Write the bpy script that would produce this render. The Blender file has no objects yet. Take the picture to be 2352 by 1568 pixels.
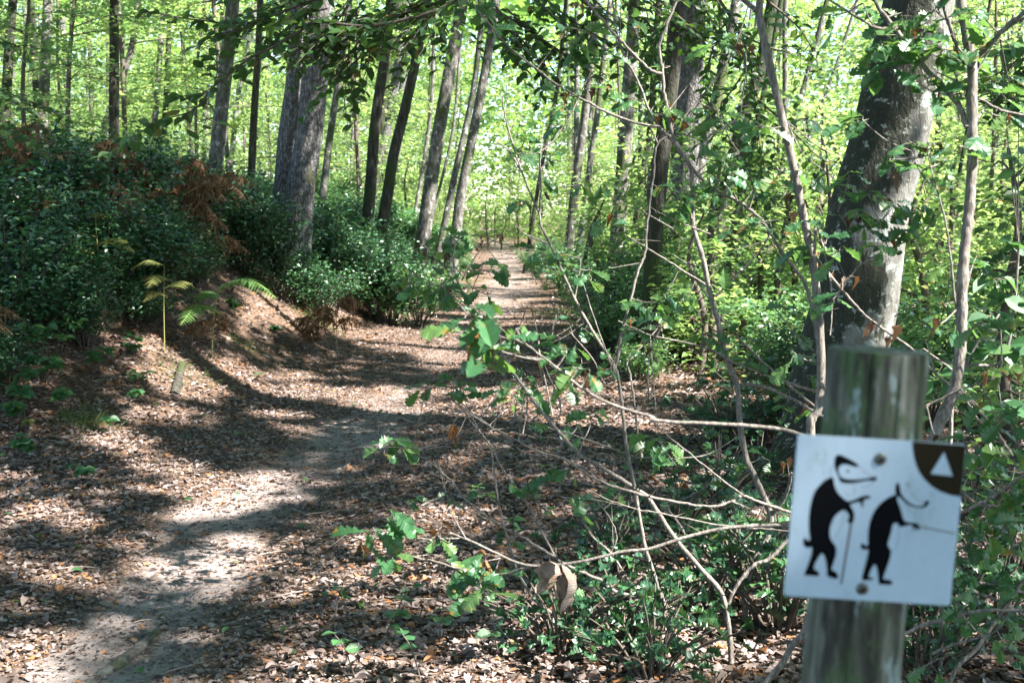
import bpy, math, random
import numpy as np
from mathutils import Vector
sc = bpy.context.scene
R = random.Random(7)
rng = np.random.default_rng(11)
rad = math.radians

# ------------------------------------------------------------------ camera, world, sun, exposure
VW, VH, F = 2352.0, 1568.0, 2522.0          # measuring frame of the photograph
PITCH = math.atan(284 / F)
CAM = np.array([0.0, 0.0, 1.5])
FW = np.array([0, math.cos(PITCH), -math.sin(PITCH)])
UP = np.array([0, math.sin(PITCH), math.cos(PITCH)])
RT = np.array([1.0, 0, 0])
cd = bpy.data.cameras.new('camera'); cam = bpy.data.objects.new('camera', cd)
sc.collection.objects.link(cam); sc.camera = cam
cam.location = CAM; cam.rotation_euler = (math.pi / 2 - PITCH, 0, 0)
cd.sensor_width = 22.3; cd.lens = 22.3 * F / VW; cd.clip_end = 2000; cd.clip_start = 0.05
cd.dof.use_dof = True; cd.dof.focus_distance = 4.4; cd.dof.aperture_fstop = 4.2; cd.dof.aperture_blades = 7

SUN_EL, SUN_BACK = rad(47), rad(24)
S = np.array([math.cos(SUN_EL) * math.cos(SUN_BACK), -math.cos(SUN_EL) * math.sin(SUN_BACK), math.sin(SUN_EL)])
w = bpy.data.worlds.new('World'); sc.world = w; w.use_nodes = True
nt = w.node_tree; bg = nt.nodes['Background']
sky = nt.nodes.new('ShaderNodeTexSky'); sky.sky_type = 'NISHITA'; sky.sun_disc = False
sky.sun_elevation = SUN_EL; sky.sun_rotation = math.atan2(S[0], S[1]); sky.air_density = 1.0; sky.dust_density = 0.4; sky.ozone_density = 2.5
nt.links.new(sky.outputs[0], bg.inputs[0]); bg.inputs[1].default_value = 0.085
sd = bpy.data.lights.new('sun', 'SUN'); sun = bpy.data.objects.new('sun', sd); sc.collection.objects.link(sun)
sd.energy = 5.0; sd.angle = rad(0.53); sd.color = (1.0, 0.95, 0.87)
sun.rotation_euler = Vector(S).to_track_quat('Z', 'Y').to_euler()
vs = sc.view_settings; vs.view_transform = 'Standard'; vs.look = 'None'; vs.exposure = 2.7; vs.gamma = 1; vs.use_curve_mapping = False
cy = sc.cycles; cy.max_bounces = 7; cy.diffuse_bounces = 4; cy.glossy_bounces = 2; cy.transmission_bounces = 5
cy.transparent_max_bounces = 8; cy.caustics_reflective = False; cy.caustics_refractive = False
cy.use_denoising = True; cy.sample_clamp_indirect = 6

# ------------------------------------------------------------------ coordinates
CR = {'V': (0, 0, 1), 'C1': (0, 0, .3418), 'C2': (746.5, 0, .3418), 'C3': (1493, 0, .3662), 'C4': (0, 516.8, .3418),
      'C5': (746.5, 516.8, .3418), 'C6': (1493, 516.8, .3662), 'C7': (0, 1033.6, .3418), 'C8': (746.5, 1033.6, .3418),
      'CL': (1493, 994, .3662)}
def v_of(tag, x, y):
    a, b, s = CR[tag]; return a + x * s, b + y * s
def P(vx, vy, d):
    return CAM + d * (FW + (vx - VW / 2) / F * RT - (vy - VH / 2) / F * UP)
def proj(p):                                   # world -> measuring frame (vectorised)
    q = np.asarray(p) - CAM; z = q @ FW
    z = np.where(np.abs(z) < 1e-3, 1e-3, z)
    return VW / 2 + F * (q @ RT) / z, VH / 2 - F * (q @ UP) / z, z
def ss(a, b, x):
    t = np.clip((x - a) / (b - a), 0, 1); return t * t * (3 - 2 * t)
PY = np.array([-20, 0, 3.5, 4.7, 7.6, 8.4, 10.2, 13, 19, 27, 54, 120, 400.])
PX = np.array([-2.7, -1.9, -1.47, -1.36, -1.2, -1.05, -.95, -.75, -.15, 0, -.5, -2, -8])
def xc(y): return np.interp(y, PY, PX)
def wob(x, y, s, k=0):
    return (np.sin(x * s + 1.3 * k) * np.cos(y * s * 1.13 + .7 * k) + .6 * np.sin(x * s * 2.1 + y * s * 1.7 + k) + .35 * np.sin(-x * s * 3.9 + y * s * 4.3 + 2 * k)) / 1.6
def H(x, y):
    x = np.asarray(x, float); y = np.asarray(y, float)
    c = xc(y)
    ybank = ss(5.5, 11, y)
    b0 = c - .95
    z = ybank * (0.90 * ss(0, 1.9, b0 - x) + 0.18 * np.clip(b0 - x - 1.4, 0, 3.5) + 0.03 * np.clip(b0 - x - 4.7, 0, 40)) + (1 - ybank) * 0.10 * ss(1.2, 4.6, b0 - x)
    z = z - 0.35 * ss(2.2, 7, x - c) * ss(2, 8, y) - 0.01 * np.clip(x - 6, 0, 60)
    z = z + .035 * wob(x, y, 1.3) * ss(.3, 1.6, np.abs(x - c)) + .12 * wob(x, y, .35, 2) * ss(1.5, 5, np.abs(x - c))
    z = z - 0.04 * np.exp(-((x - c) / .55) ** 2)
    return z + 0.012 * np.clip(y - 60, 0, 300) * ss(4, 30, np.abs(x - c))
def G(vx, vy):                                 # ray hit on the ground
    d = 1.0
    while d < 90:
        p = P(vx, vy, d)
        if p[2] < H(p[0], p[1]): return p, d
        d *= 1.01
    return P(vx, vy, 90), 90
def GB_(vx, vy, dmax=15):
    p, d = G(vx, vy)
    if d > dmax and vx < 1000:
        q = P(vx, vy, dmax); p = np.array([q[0], q[1], float(H(q[0], q[1]))])
    return p, d
def depth_of(vx, vy): return G(vx, vy)[1]

# ------------------------------------------------------------------ object helpers
def link(o): sc.collection.objects.link(o); return o
def tag(o, label=None, cat=None, group=None, kind=None):
    if label: o['label'] = label
    if cat: o['category'] = cat
    if group: o['group'] = group
    if kind: o['kind'] = kind
    return o
def empty(name, loc):
    o = link(bpy.data.objects.new(name, None)); o.location = [float(a) for a in loc]; o.empty_display_size = .2; return o
def np_mesh(name, V, faces, mat, parent=None, smooth=False):
    """faces: (n,k) int array or list of such arrays"""
    me = bpy.data.meshes.new(name)
    fs = faces if isinstance(faces, list) else [faces]
    fs = [np.asarray(f, np.int32) for f in fs if len(f)]
    V = np.asarray(V, np.float32)
    if parent is not None: V = V - np.array(parent.location, np.float32)
    me.vertices.add(len(V)); me.vertices.foreach_set('co', V.ravel())
    idx = np.concatenate([f.ravel() for f in fs]); cnt = np.concatenate([np.full(len(f), f.shape[1], np.int32) for f in fs])
    me.loops.add(len(idx)); me.loops.foreach_set('vertex_index', idx)
    st = np.concatenate([[0], np.cumsum(cnt)[:-1]]).astype(np.int32)
    me.polygons.add(len(cnt)); me.polygons.foreach_set('loop_start', st)
    me.polygons.foreach_set('use_smooth', np.full(len(cnt), smooth))
    me.update(calc_edges=True)
    me.materials.append(mat)
    o = link(bpy.data.objects.new(name, me))
    if parent is not None: o.parent = parent
    return o
class Bag:                                      # collects tubes and strips as one mesh
    def __init__(s): s.V = []; s.Q = []; s.T = []; s.n = 0
    def add(s, V, Q=None, T=None):
        V = np.asarray(V, float)
        if Q is not None and len(Q): s.Q.append(np.asarray(Q) + s.n)
        if T is not None and len(T): s.T.append(np.asarray(T) + s.n)
        s.V.append(V); s.n += len(V)
    def build(s, name, mat, parent=None, smooth=True):
        fs = []
        if s.Q: fs.append(np.concatenate(s.Q))
        if s.T: fs.append(np.concatenate(s.T))
        return np_mesh(name, np.concatenate(s.V), fs, mat, parent, smooth)
def smooth_path(pts, k=4):
    p = np.asarray(pts, float)
    if len(p) < 3: 
        t = np.linspace(0, 1, k * 2 + 1)[:, None]; return p[0] * (1 - t) + p[1] * t
    q = np.vstack([2 * p[0] - p[1], p, 2 * p[-1] - p[-2]]); out = []
    for i in range(1, len(q) - 2):
        a, b, c, d = q[i - 1], q[i], q[i + 1], q[i + 2]
        for j in range(k):
            t = j / k
            out.append(.5 * (2 * b + (c - a) * t + (2 * a - 5 * b + 4 * c - d) * t * t + (3 * b - a - 3 * c + d) * t ** 3))
    out.append(p[-1]); return np.array(out)
def tube(bag, pts, rads, n=8, lump=0.0, seed=0, flat=None):
    p = np.asarray(pts, float); m = len(p)
    r = np.interp(np.linspace(0, 1, m), np.linspace(0, 1, len(rads)), rads)
    t = np.gradient(p, axis=0); t /= np.linalg.norm(t, axis=1)[:, None] + 1e-9
    ref = np.array([.31, -.9, .27]) if abs(t[:, 2]).mean() > .5 else np.array([.1, .1, 1.])
    a = np.cross(t, ref); a /= np.linalg.norm(a, axis=1)[:, None]; b = np.cross(t, a)
    ang = np.linspace(0, 2 * math.pi, n, endpoint=False)
    L = np.concatenate([[0], np.cumsum(np.linalg.norm(np.diff(p, axis=0), axis=1))])
    rr = r[:, None] * np.ones((1, n))
    if lump:
        rr = rr * (1 + lump * (np.sin(ang[None] * 2 + L[:, None] * .9 + seed) * .5 + np.sin(ang[None] * 5 - L[:, None] * .6 + seed * 2) * .3 + np.sin(ang[None] * 3 + L[:, None] * 5 + seed) * .25))
    V = p[:, None] + rr[..., None] * (np.cos(ang)[None, :, None] * a[:, None] + np.sin(ang)[None, :, None] * b[:, None])
    V = V.reshape(-1, 3)
    i = np.arange(m - 1)[:, None] * n; j = np.arange(n)[None]; j2 = (j + 1) % n
    Q = np.stack([i + j, i + j2, i + n + j2, i + n + j], -1).reshape(-1, 4)
    c0 = len(V); V = np.vstack([V, p[0], p[-1]])
    T = [(c0, k, (k + 1) % n) for k in range(n)] + [(c0 + 1, (m - 1) * n + (k + 1) % n, (m - 1) * n + k) for k in range(n)]
    bag.add(V, Q, T)
# leaf templates: strips each side of a midrib (x across, y along, z up), length 1
def leaf_tpl(ts, ws, fold=.12, droop=.15, curl=0.0, wave=0.0, wasym=0.0):
    ts = np.array(ts); ws = np.array(ws); n = len(ts)
    zb = -droop * ts ** 2
    yb = ts - .25 * droop * droop * ts
    mid = np.stack([0 * ts, yb, zb], 1)
    e = []
    for sgn in (-1, 1):
        z = zb + fold * ws * 2 + curl * ws ** 2 * 4 + wave * np.sin(ts * 17 + sgn) * (ws > .02)
        e.append(np.stack([sgn * ws * (1 + wasym * sgn), yb + (.06 * ws if wave == 0 else 0.12 * ws), z], 1))
    V = np.vstack([mid, e[0], e[1]])
    i = np.arange(n - 1)
    Q = np.vstack([np.stack([i, i + 1, n + i + 1, n + i], 1), np.stack([i, 2 * n + i, 2 * n + i + 1, i + 1], 1)])
    return V, Q
RH = (np.array([[0, 0, 0], [-.36, .5, .04], [0, 1, -.06], [.36, .5, .04]]), np.array([[0, 3, 2, 1]]))
BEECH = [leaf_tpl([0, .12, .35, .6, .85, 1], [.01, .18, .33, .30, .13, 0], f, d) for f, d in ((.1, .1), (.25, .3), (-.1, .2), (.35, .05))]
OAKW = [.015, .03, .10, .07, .19, .12, .27, .17, .31, .20, .27, .17, .15, .0]
OAKT = [0, .1, .19, .26, .36, .43, .53, .60, .70, .77, .85, .91, .96, 1]
OAK = [leaf_tpl(OAKT, OAKW, f, d, c, wv, wa) for f, d, c, wv, wa in ((.2, .15, 0, .02, .1), (-.15, .3, 0, .03, -.1), (.35, .4, .2, .02, 0), (.05, .05, 0, .04, .15), (.5, .1, -.3, .03, 0))]
WTW = [.02, .10, .20, .15, .22, .15, .10, .03]
WITH = [leaf_tpl(np.linspace(0, 1, 8), WTW, f, d, c, .035, wa) for f, d, c, wa in ((.9, .7, 1.4, .1), (-.6, .9, -1.0, 0), (.5, .5, 2.4, -.3), (1.2, 1.1, 0, .2))]
HOLW = [.01, .10, .25, .14, .30, .17, .30, .16, .22, .10, .12, 0]
HOLT = [0, .06, .16, .24, .35, .43, .54, .62, .74, .82, .9, 1]
HOLLY = [leaf_tpl(HOLT, HOLW, f, d, c, .07) for f, d, c in ((.3, .2, .2), (-.1, .3, 0), (.5, .1, .4))]
HOLS = [leaf_tpl([0, .25, .45, .7, 1], [.02, .26, .18, .24, 0], .3, .15, 0, .03), leaf_tpl([0, .3, .5, .75, 1], [.02, .28, .2, .2, 0], .0, .3, 0, .03)]
LT6 = [0, .15, .38, .62, .85, 1]; LW6 = [.02, .19, .33, .31, .16, .01]
LIT = [leaf_tpl(LT6, LW6, f, d, c, wv, wa) for f, d, c, wv, wa in
       ((.05, .1, .1, .015, .1), (.14, .2, -.25, .02, 0), (-.14, -.12, .2, .02, -.2), (.3, .1, .5, .03, .1), (.0, -.22, -.1, .015, .2), (-.05, .05, .35, .02, -.1))]
LITO = [leaf_tpl(OAKT[::1], OAKW, f, d, c, .03) for f, d, c in ((.1, .1, .2), (-.2, -.2, -.4))]
def leaves(name, pos, dirs, nrm, size, tpls, mat, parent=None, smooth=False, props=None):
    pos = np.asarray(pos, float); n = len(pos)
    if n == 0: return None
    dirs = np.asarray(dirs, float); nrm = np.asarray(nrm, float); size = np.broadcast_to(np.asarray(size, float), (n,))
    y = dirs / (np.linalg.norm(dirs, axis=1)[:, None] + 1e-9)
    z = nrm - (nrm * y).sum(1)[:, None] * y; z /= np.linalg.norm(z, axis=1)[:, None] + 1e-9
    x = np.cross(y, z)
    which = rng.integers(0, len(tpls), n)
    Vs, Fs, base = [], [], 0
    for k, (tv, tf) in enumerate(tpls):
        m = which == k
        c = int(m.sum())
        if not c: continue
        s = size[m][:, None, None]
        V = pos[m][:, None] + s * (tv[None, :, :1] * x[m][:, None] + tv[None, :, 1:2] * y[m][:, None] + tv[None, :, 2:] * z[m][:, None])
        Fq = tf[None] + (np.arange(c) * len(tv))[:, None, None] + base
        Vs.append(V.reshape(-1, 3)); Fs.append(Fq.reshape(-1, tf.shape[1])); base += c * len(tv)
    return np_mesh(name, np.concatenate(Vs), Fs, mat, parent, smooth)
def rdirs(n, flat=.35):
    a = rng.uniform(0, 2 * math.pi, n)
    return np.stack([np.cos(a), np.sin(a), rng.normal(-.1, flat, n)], 1)
def rnrm(n, jit=.5):
    v = rng.normal(0, jit, (n, 3)); v[:, 2] = 1; return v

# ------------------------------------------------------------------ materials
def new_mat(name):
    m = bpy.data.materials.new(name); m.use_nodes = True
    nt = m.node_tree; b = nt.nodes['Principled BSDF']; return m, nt, b
def ramp(nt, cols, fac):
    r = nt.nodes.new('ShaderNodeValToRGB'); e = r.color_ramp.elements
    while len(e) < len(cols): e.new(.5)
    for i, (p, c) in enumerate(cols): e[i].position = p; e[i].color = (*c, 1)
    nt.links.new(fac, r.inputs[0]); return r.outputs[0]
def noise(nt, scale, detail=4, rough=.6, vec=None, sc3=None):
    n = nt.nodes.new('ShaderNodeTexNoise'); n.inputs['Scale'].default_value = scale; n.inputs['Detail'].default_value = detail; n.inputs['Roughness'].default_value = rough
    if sc3:
        tc = nt.nodes.new('ShaderNodeNewGeometry'); mp = nt.nodes.new('ShaderNodeMapping'); mp.inputs['Scale'].default_value = sc3
        nt.links.new(tc.outputs['Position'], mp.inputs[0]); nt.links.new(mp.outputs[0], n.inputs['Vector'])
    elif vec is not None: nt.links.new(vec, n.inputs['Vector'])
    return n
def leaf_mat(name, cols, trans=.45, tcol=(.25, .42, .06), rough=.45, spec=.5, spots=None):
    m, nt, b = new_mat(name)
    g = nt.nodes.new('ShaderNodeNewGeometry')
    col = ramp(nt, cols, g.outputs['Random Per Island'])
    if spots:
        n = noise(nt, spots[0], 3, .6, sc3=(1, 1, 1)); f = ramp(nt, [(spots[1], (0, 0, 0)), (spots[1] + .06, (1, 1, 1))], n.outputs[0])
        mx = nt.nodes.new('ShaderNodeMix'); mx.data_type = 'RGBA'; nt.links.new(f, mx.inputs[0]); nt.links.new(col, mx.inputs[6]); mx.inputs[7].default_value = (*spots[2], 1)
        col = mx.outputs[2]
    nt.links.new(col, b.inputs['Base Color']); b.inputs['Roughness'].default_value = rough
    b.inputs['Specular IOR Level'].default_value = spec
    if trans > 0:
        t = nt.nodes.new('ShaderNodeBsdfTranslucent')
        mm = nt.nodes.new('ShaderNodeMix'); mm.data_type = 'RGBA'; mm.inputs[0].default_value = .65
        nt.links.new(col, mm.inputs[6]); mm.inputs[7].default_value = (*tcol, 1)
        nt.links.new(mm.outputs[2], t.inputs[0])
        mix = nt.nodes.new('ShaderNodeMixShader'); mix.inputs[0].default_value = trans
        nt.links.new(b.outputs[0], mix.inputs[1]); nt.links.new(t.outputs[0], mix.inputs[2])
        nt.links.new(mix.outputs[0], nt.nodes['Material Output'].inputs[0])
    return m
M = {}
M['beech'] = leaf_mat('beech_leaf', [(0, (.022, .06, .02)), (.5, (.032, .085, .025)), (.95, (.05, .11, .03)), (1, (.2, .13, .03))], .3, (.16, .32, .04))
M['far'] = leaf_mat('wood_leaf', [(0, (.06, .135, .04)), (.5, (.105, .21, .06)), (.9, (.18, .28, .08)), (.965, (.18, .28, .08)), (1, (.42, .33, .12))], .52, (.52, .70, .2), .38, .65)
M['canopy'] = leaf_mat('canopy_leaf', [(0, (.05, .11, .03)), (1, (.1, .2, .05))], .45, (.25, .45, .07))
M['oak'] = leaf_mat('oak_leaf', [(0, (.028, .09, .04)), (.6, (.042, .12, .05)), (1, (.09, .16, .045))], .36, (.2, .4, .06), .35, .5, (28, .62, (.22, .13, .03)))
M['wither'] = leaf_mat('withered_leaf', [(0, (.06, .038, .025)), (.7, (.13, .08, .05)), (1, (.26, .11, .03))], .15, (.3, .14, .05), .6, .3)
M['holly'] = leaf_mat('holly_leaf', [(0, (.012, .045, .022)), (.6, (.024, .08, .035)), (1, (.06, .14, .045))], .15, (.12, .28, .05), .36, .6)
M['holly_sunlit'] = leaf_mat('holly_leaf_sunlit', [(0, (.04, .11, .05)), (.6, (.075, .18, .08)), (1, (.14, .25, .09))], .3, (.3, .5, .12), .24, .8)  # same holly; paler, glossier leaf colour stands in for sun on it
M['bramble'] = leaf_mat('bramble_leaf', [(0, (.03, .10, .04)), (.8, (.05, .14, .05)), (1, (.1, .2, .05))], .3, (.2, .4, .08), .5)
M['fern'] = leaf_mat('fern_leaf', [(0, (.06, .16, .04)), (1, (.12, .24, .06))], .4, (.25, .5, .1), .5)
M['fernb'] = leaf_mat('dry_fern', [(0, (.09, .05, .03)), (.5, (.19, .105, .06)), (1, (.34, .22, .13))], .25, (.35, .2, .1), .8, .2)
M['ferny'] = leaf_mat('yellow_fern', [(0, (.13, .16, .05)), (1, (.22, .22, .08))], .35, (.35, .38, .1), .7, .2)
M['litter'] = leaf_mat('fallen_leaf', [(0, (.045, .033, .028)), (.2, (.10, .074, .063)), (.42, (.165, .125, .11)), (.66, (.235, .182, .168)), (.86, (.31, .26, .25)), (.94, (.24, .12, .06)), (1, (.34, .16, .07))], .1, (.4, .2, .08), .6, .35)
M['grass'] = leaf_mat('grass_blade', [(0, (.04, .075, .02)), (1, (.12, .14, .045))], .4, (.3, .4, .08), .6)
def bark(name, c0, c1, c2, moss=None, scl=(9, 9, 1.6), bump=.6, lich=None, mossthr=.5):
    m, nt, b = new_mat(name)
    n1 = noise(nt, 3.0, 6, .65, sc3=scl)
    col = ramp(nt, [(.3, c0), (.5, c1), (.72, c2)], n1.outputs[0])
    def over(col, sc3, scale, thr, c, soft=.05):
        n = noise(nt, scale, 5, .65, sc3=sc3); f = ramp(nt, [(thr, (0, 0, 0)), (thr + soft, (1, 1, 1))], n.outputs[0])
        mx = nt.nodes.new('ShaderNodeMix'); mx.data_type = 'RGBA'; nt.links.new(f, mx.inputs[0]); nt.links.new(col, mx.inputs[6]); mx.inputs[7].default_value = (*c, 1)
        return mx.outputs[2]
    if lich: col = over(col, lich[2], lich[3], lich[1], lich[0])
    if moss: col = over(col, (1, 1, .8), 1.7, mossthr, moss, .08)
    nt.links.new(col, b.inputs['Base Color']); b.inputs['Roughness'].default_value = .85; b.inputs['Specular IOR Level'].default_value = .25
    if bump:
        v = nt.nodes.new('ShaderNodeTexVoronoi'); v.feature = 'DISTANCE_TO_EDGE'; v.inputs['Scale'].default_value = 4.5
        tc = nt.nodes.new('ShaderNodeNewGeometry'); mp = nt.nodes.new('ShaderNodeMapping'); mp.inputs['Scale'].default_value = (10, 10, 4)
        nt.links.new(tc.outputs['Position'], mp.inputs[0]); nt.links.new(mp.outputs[0], v.inputs['Vector'])
        mt = nt.nodes.new('ShaderNodeMath'); mt.operation = 'ADD'; nt.links.new(n1.outputs[0], mt.inputs[0]); nt.links.new(v.outputs['Distance'], mt.inputs[1])
        bp = nt.nodes.new('ShaderNodeBump'); bp.inputs['Strength'].default_value = bump; bp.inputs['Distance'].default_value = .02
        nt.links.new(mt.outputs[0], bp.inputs['Height']); nt.links.new(bp.outputs[0], b.inputs['Normal'])
    return m
M['oakbark'] = bark('oak_bark', (.018, .016, .015), (.09, .084, .083), (.28, .275, .28), (.05, .055, .03), scl=(13, 13, 5), lich=((.5, .52, .5), .63, (9, 9, 5), 4), mossthr=.6, bump=1.0)
M['darkbark'] = bark('dark_bark', (.010, .010, .007), (.035, .032, .025), (.10, .095, .08), (.03, .045, .015), mossthr=.5)
M['greybark'] = bark('grey_bark', (.025, .023, .02), (.10, .095, .085), (.27, .265, .25), (.06, .075, .03), scl=(7, 7, 3), mossthr=.54, lich=((.5, .5, .47), .6, (3, 3, 3), 3))
M['twig'] = bark('twig_bark', (.07, .06, .05), (.15, .13, .115), (.3, .28, .26), scl=(40, 40, 12), bump=.3)
M['twigd'] = bark('dark_twig_bark', (.05, .04, .03), (.09, .075, .06), (.14, .12, .1), scl=(40, 40, 12), bump=0)
M['deadwood'] = bark('dead_wood', (.14, .11, .09), (.26, .22, .19), (.4, .36, .32), scl=(20, 20, 6), bump=.3)
M['stalk'], _, _b = new_mat('yellow_stalk'); _b.inputs['Base Color'].default_value = (.2, .2, .07, 1)
def beech_bark():
    m, nt, b = new_mat('beech_bark')
    n1 = noise(nt, 3, 6, .6, sc3=(3, 3, 2)); col = ramp(nt, [(.3, (.06, .058, .05)), (.5, (.12, .118, .105)), (.7, (.2, .2, .185))], n1.outputs[0])
    def layer(col, fac, c):
        mx = nt.nodes.new('ShaderNodeMix'); mx.data_type = 'RGBA'; nt.links.new(fac, mx.inputs[0]); nt.links.new(col, mx.inputs[6]); mx.inputs[7].default_value = (*c, 1); return mx.outputs[2]
    n2 = noise(nt, 2.2, 6, .75, sc3=(1.6, 1.6, 3.2)); col = layer(col, ramp(nt, [(.54, (0, 0, 0)), (.58, (1, 1, 1))], n2.outputs[0]), (.34, .36, .335))
    # moss grows on the weather side and in the bands where rain runs
    at = nt.nodes.new('ShaderNodeAttribute'); at.attribute_name = 'moss'
    n3 = noise(nt, 5.5, 7, .72, sc3=(1, 1, .6)); m3 = nt.nodes.new('ShaderNodeMath'); m3.operation = 'MULTIPLY'; m3.inputs[1].default_value = 2.6; nt.links.new(n3.outputs[0], m3.inputs[0])
    ma = nt.nodes.new('ShaderNodeMath'); ma.operation = 'MULTIPLY_ADD'; nt.links.new(at.outputs['Fac'], ma.inputs[0]); ma.inputs[1].default_value = 1.0; nt.links.new(m3.outputs[0], ma.inputs[2])
    mh = nt.nodes.new('ShaderNodeMath'); mh.operation = 'MULTIPLY'; mh.inputs[1].default_value = .4; nt.links.new(ma.outputs[0], mh.inputs[0]); ma = mh
    f = ramp(nt, [(.62, (0, 0, 0)), (.66, (1, 1, 1))], ma.outputs[0])
    n4 = noise(nt, 30, 4, .7, sc3=(1, 1, .4)); mossc = ramp(nt, [(.3, (.007, .008, .004)), (.55, (.017, .02, .008)), (.75, (.05, .06, .02))], n4.outputs[0])
    mx = nt.nodes.new('ShaderNodeMix'); mx.data_type = 'RGBA'; nt.links.new(f, mx.inputs[0]); nt.links.new(col, mx.inputs[6]); nt.links.new(mossc, mx.inputs[7])
    v = nt.nodes.new('ShaderNodeTexVoronoi'); v.inputs['Scale'].default_value = 4
    tc = nt.nodes.new('ShaderNodeNewGeometry'); nt.links.new(tc.outputs['Position'], v.inputs['Vector'])
    n5 = noise(nt, 11, 7, .75, sc3=(1, 1, 1.5)); colm = layer(mx.outputs[2], ramp(nt, [(.585, (0, 0, 0)), (.61, (1, 1, 1))], n5.outputs[0]), (.27, .29, .26))
    col = layer(colm, ramp(nt, [(.07, (1, 1, 1)), (.10, (0, 0, 0))], v.outputs['Distance']), (.02, .018, .014))
    nt.links.new(col, b.inputs['Base Color']); b.inputs['Roughness'].default_value = .75
    bp = nt.nodes.new('ShaderNodeBump'); bp.inputs['Strength'].default_value = .9; bp.inputs['Distance'].default_value = .02
    ad = nt.nodes.new('ShaderNodeMath'); nt.links.new(n4.outputs[0], ad.inputs[0]); nt.links.new(n1.outputs[0], ad.inputs[1]); nt.links.new(ad.outputs[0], bp.inputs['Height']); nt.links.new(bp.outputs[0], b.inputs['Normal'])
    return m
M['beechbark'] = beech_bark()
def ground_mat():
    m, nt, b = new_mat('forest_floor')
    at = nt.nodes.new('ShaderNodeAttribute'); at.attribute_name = 'dirt'
    n1 = noise(nt, 22, 8, .75, sc3=(1, 1, 1)); soil = ramp(nt, [(.3, (.03, .02, .014)), (.5, (.1, .065, .045)), (.7, (.2, .14, .11))], n1.outputs[0])
    n2 = noise(nt, 9, 10, .8, sc3=(1, 1, 1)); dirt = ramp(nt, [(.3, (.14, .118, .112)), (.5, (.25, .212, .2)), (.7, (.36, .315, .3))], n2.outputs[0])
    n3 = noise(nt, 3.5, 8, .75, sc3=(1, 1, 1))
    ma = nt.nodes.new('ShaderNodeMath'); nt.links.new(at.outputs['Fac'], ma.inputs[0]); nt.links.new(n3.outputs[0], ma.inputs[1])
    f = ramp(nt, [(.72, (0, 0, 0)), (1.15, (1, 1, 1))], ma.outputs[0])
    mx = nt.nodes.new('ShaderNodeMix'); mx.data_type = 'RGBA'; nt.links.new(f, mx.inputs[0]); nt.links.new(soil, mx.inputs[6]); nt.links.new(dirt, mx.inputs[7])
    nt.links.new(mx.outputs[2], b.inputs['Base Color']); b.inputs['Roughness'].default_value = .95; b.inputs['Specular IOR Level'].default_value = .15
    bp = nt.nodes.new('ShaderNodeBump'); bp.inputs['Strength'].default_value = .7; bp.inputs['Distance'].default_value = .02
    nt.links.new(n1.outputs[0], bp.inputs['Height']); nt.links.new(bp.outputs[0], b.inputs['Normal'])
    return m
M['ground'] = ground_mat()

# ------------------------------------------------------------------ the ground
def dirtness(x, y):
    c = xc(y)
    seg = np.interp(y, [0, 3, 4.5, 5, 5.6, 6.4, 7, 8, 9, 11, 15, 20, 40], [1, .95, .9, .5, .72, .5, .6, .8, .42, .34, .4, .42, .4])
    wd = .38 + .12 * wob(x * 0 + 3, y, .8) + .5 * ss(14, 24, y)
    return seg * np.exp(-(np.abs(x - c + .15 * wob(x * 0, y, 1.1, 4)) / wd) ** 3)
xs = np.unique(np.concatenate([np.linspace(-300, -20, 20), np.linspace(-20, -6, 60), np.linspace(-6, 5, 150), np.linspace(5, 20, 60), np.linspace(20, 300, 20)]))
ys = np.unique(np.concatenate([np.linspace(-60, -3, 15), np.linspace(-3, 14, 200), np.linspace(14, 45, 150), np.linspace(45, 120, 60), np.linspace(120, 500, 20)]))
gx, gy = np.meshgrid(xs, ys); gz = H(gx, gy)
gv = np.stack([gx, gy, gz], -1).reshape(-1, 3); nx = len(xs)
ii = (np.arange(len(ys) - 1)[:, None] * nx + np.arange(nx - 1)[None]).ravel()
ground = np_mesh('ground', gv, np.stack([ii, ii + 1, ii + nx + 1, ii + nx], 1), M['ground'], None, True)
at = ground.data.attributes.new('dirt', 'FLOAT', 'POINT'); at.data.foreach_set('value', dirtness(gv[:, 0], gv[:, 1]).astype(np.float32) * .8)
tag(ground, 'brown forest floor with a bare earth footpath running into the wood', kind='structure')

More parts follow.
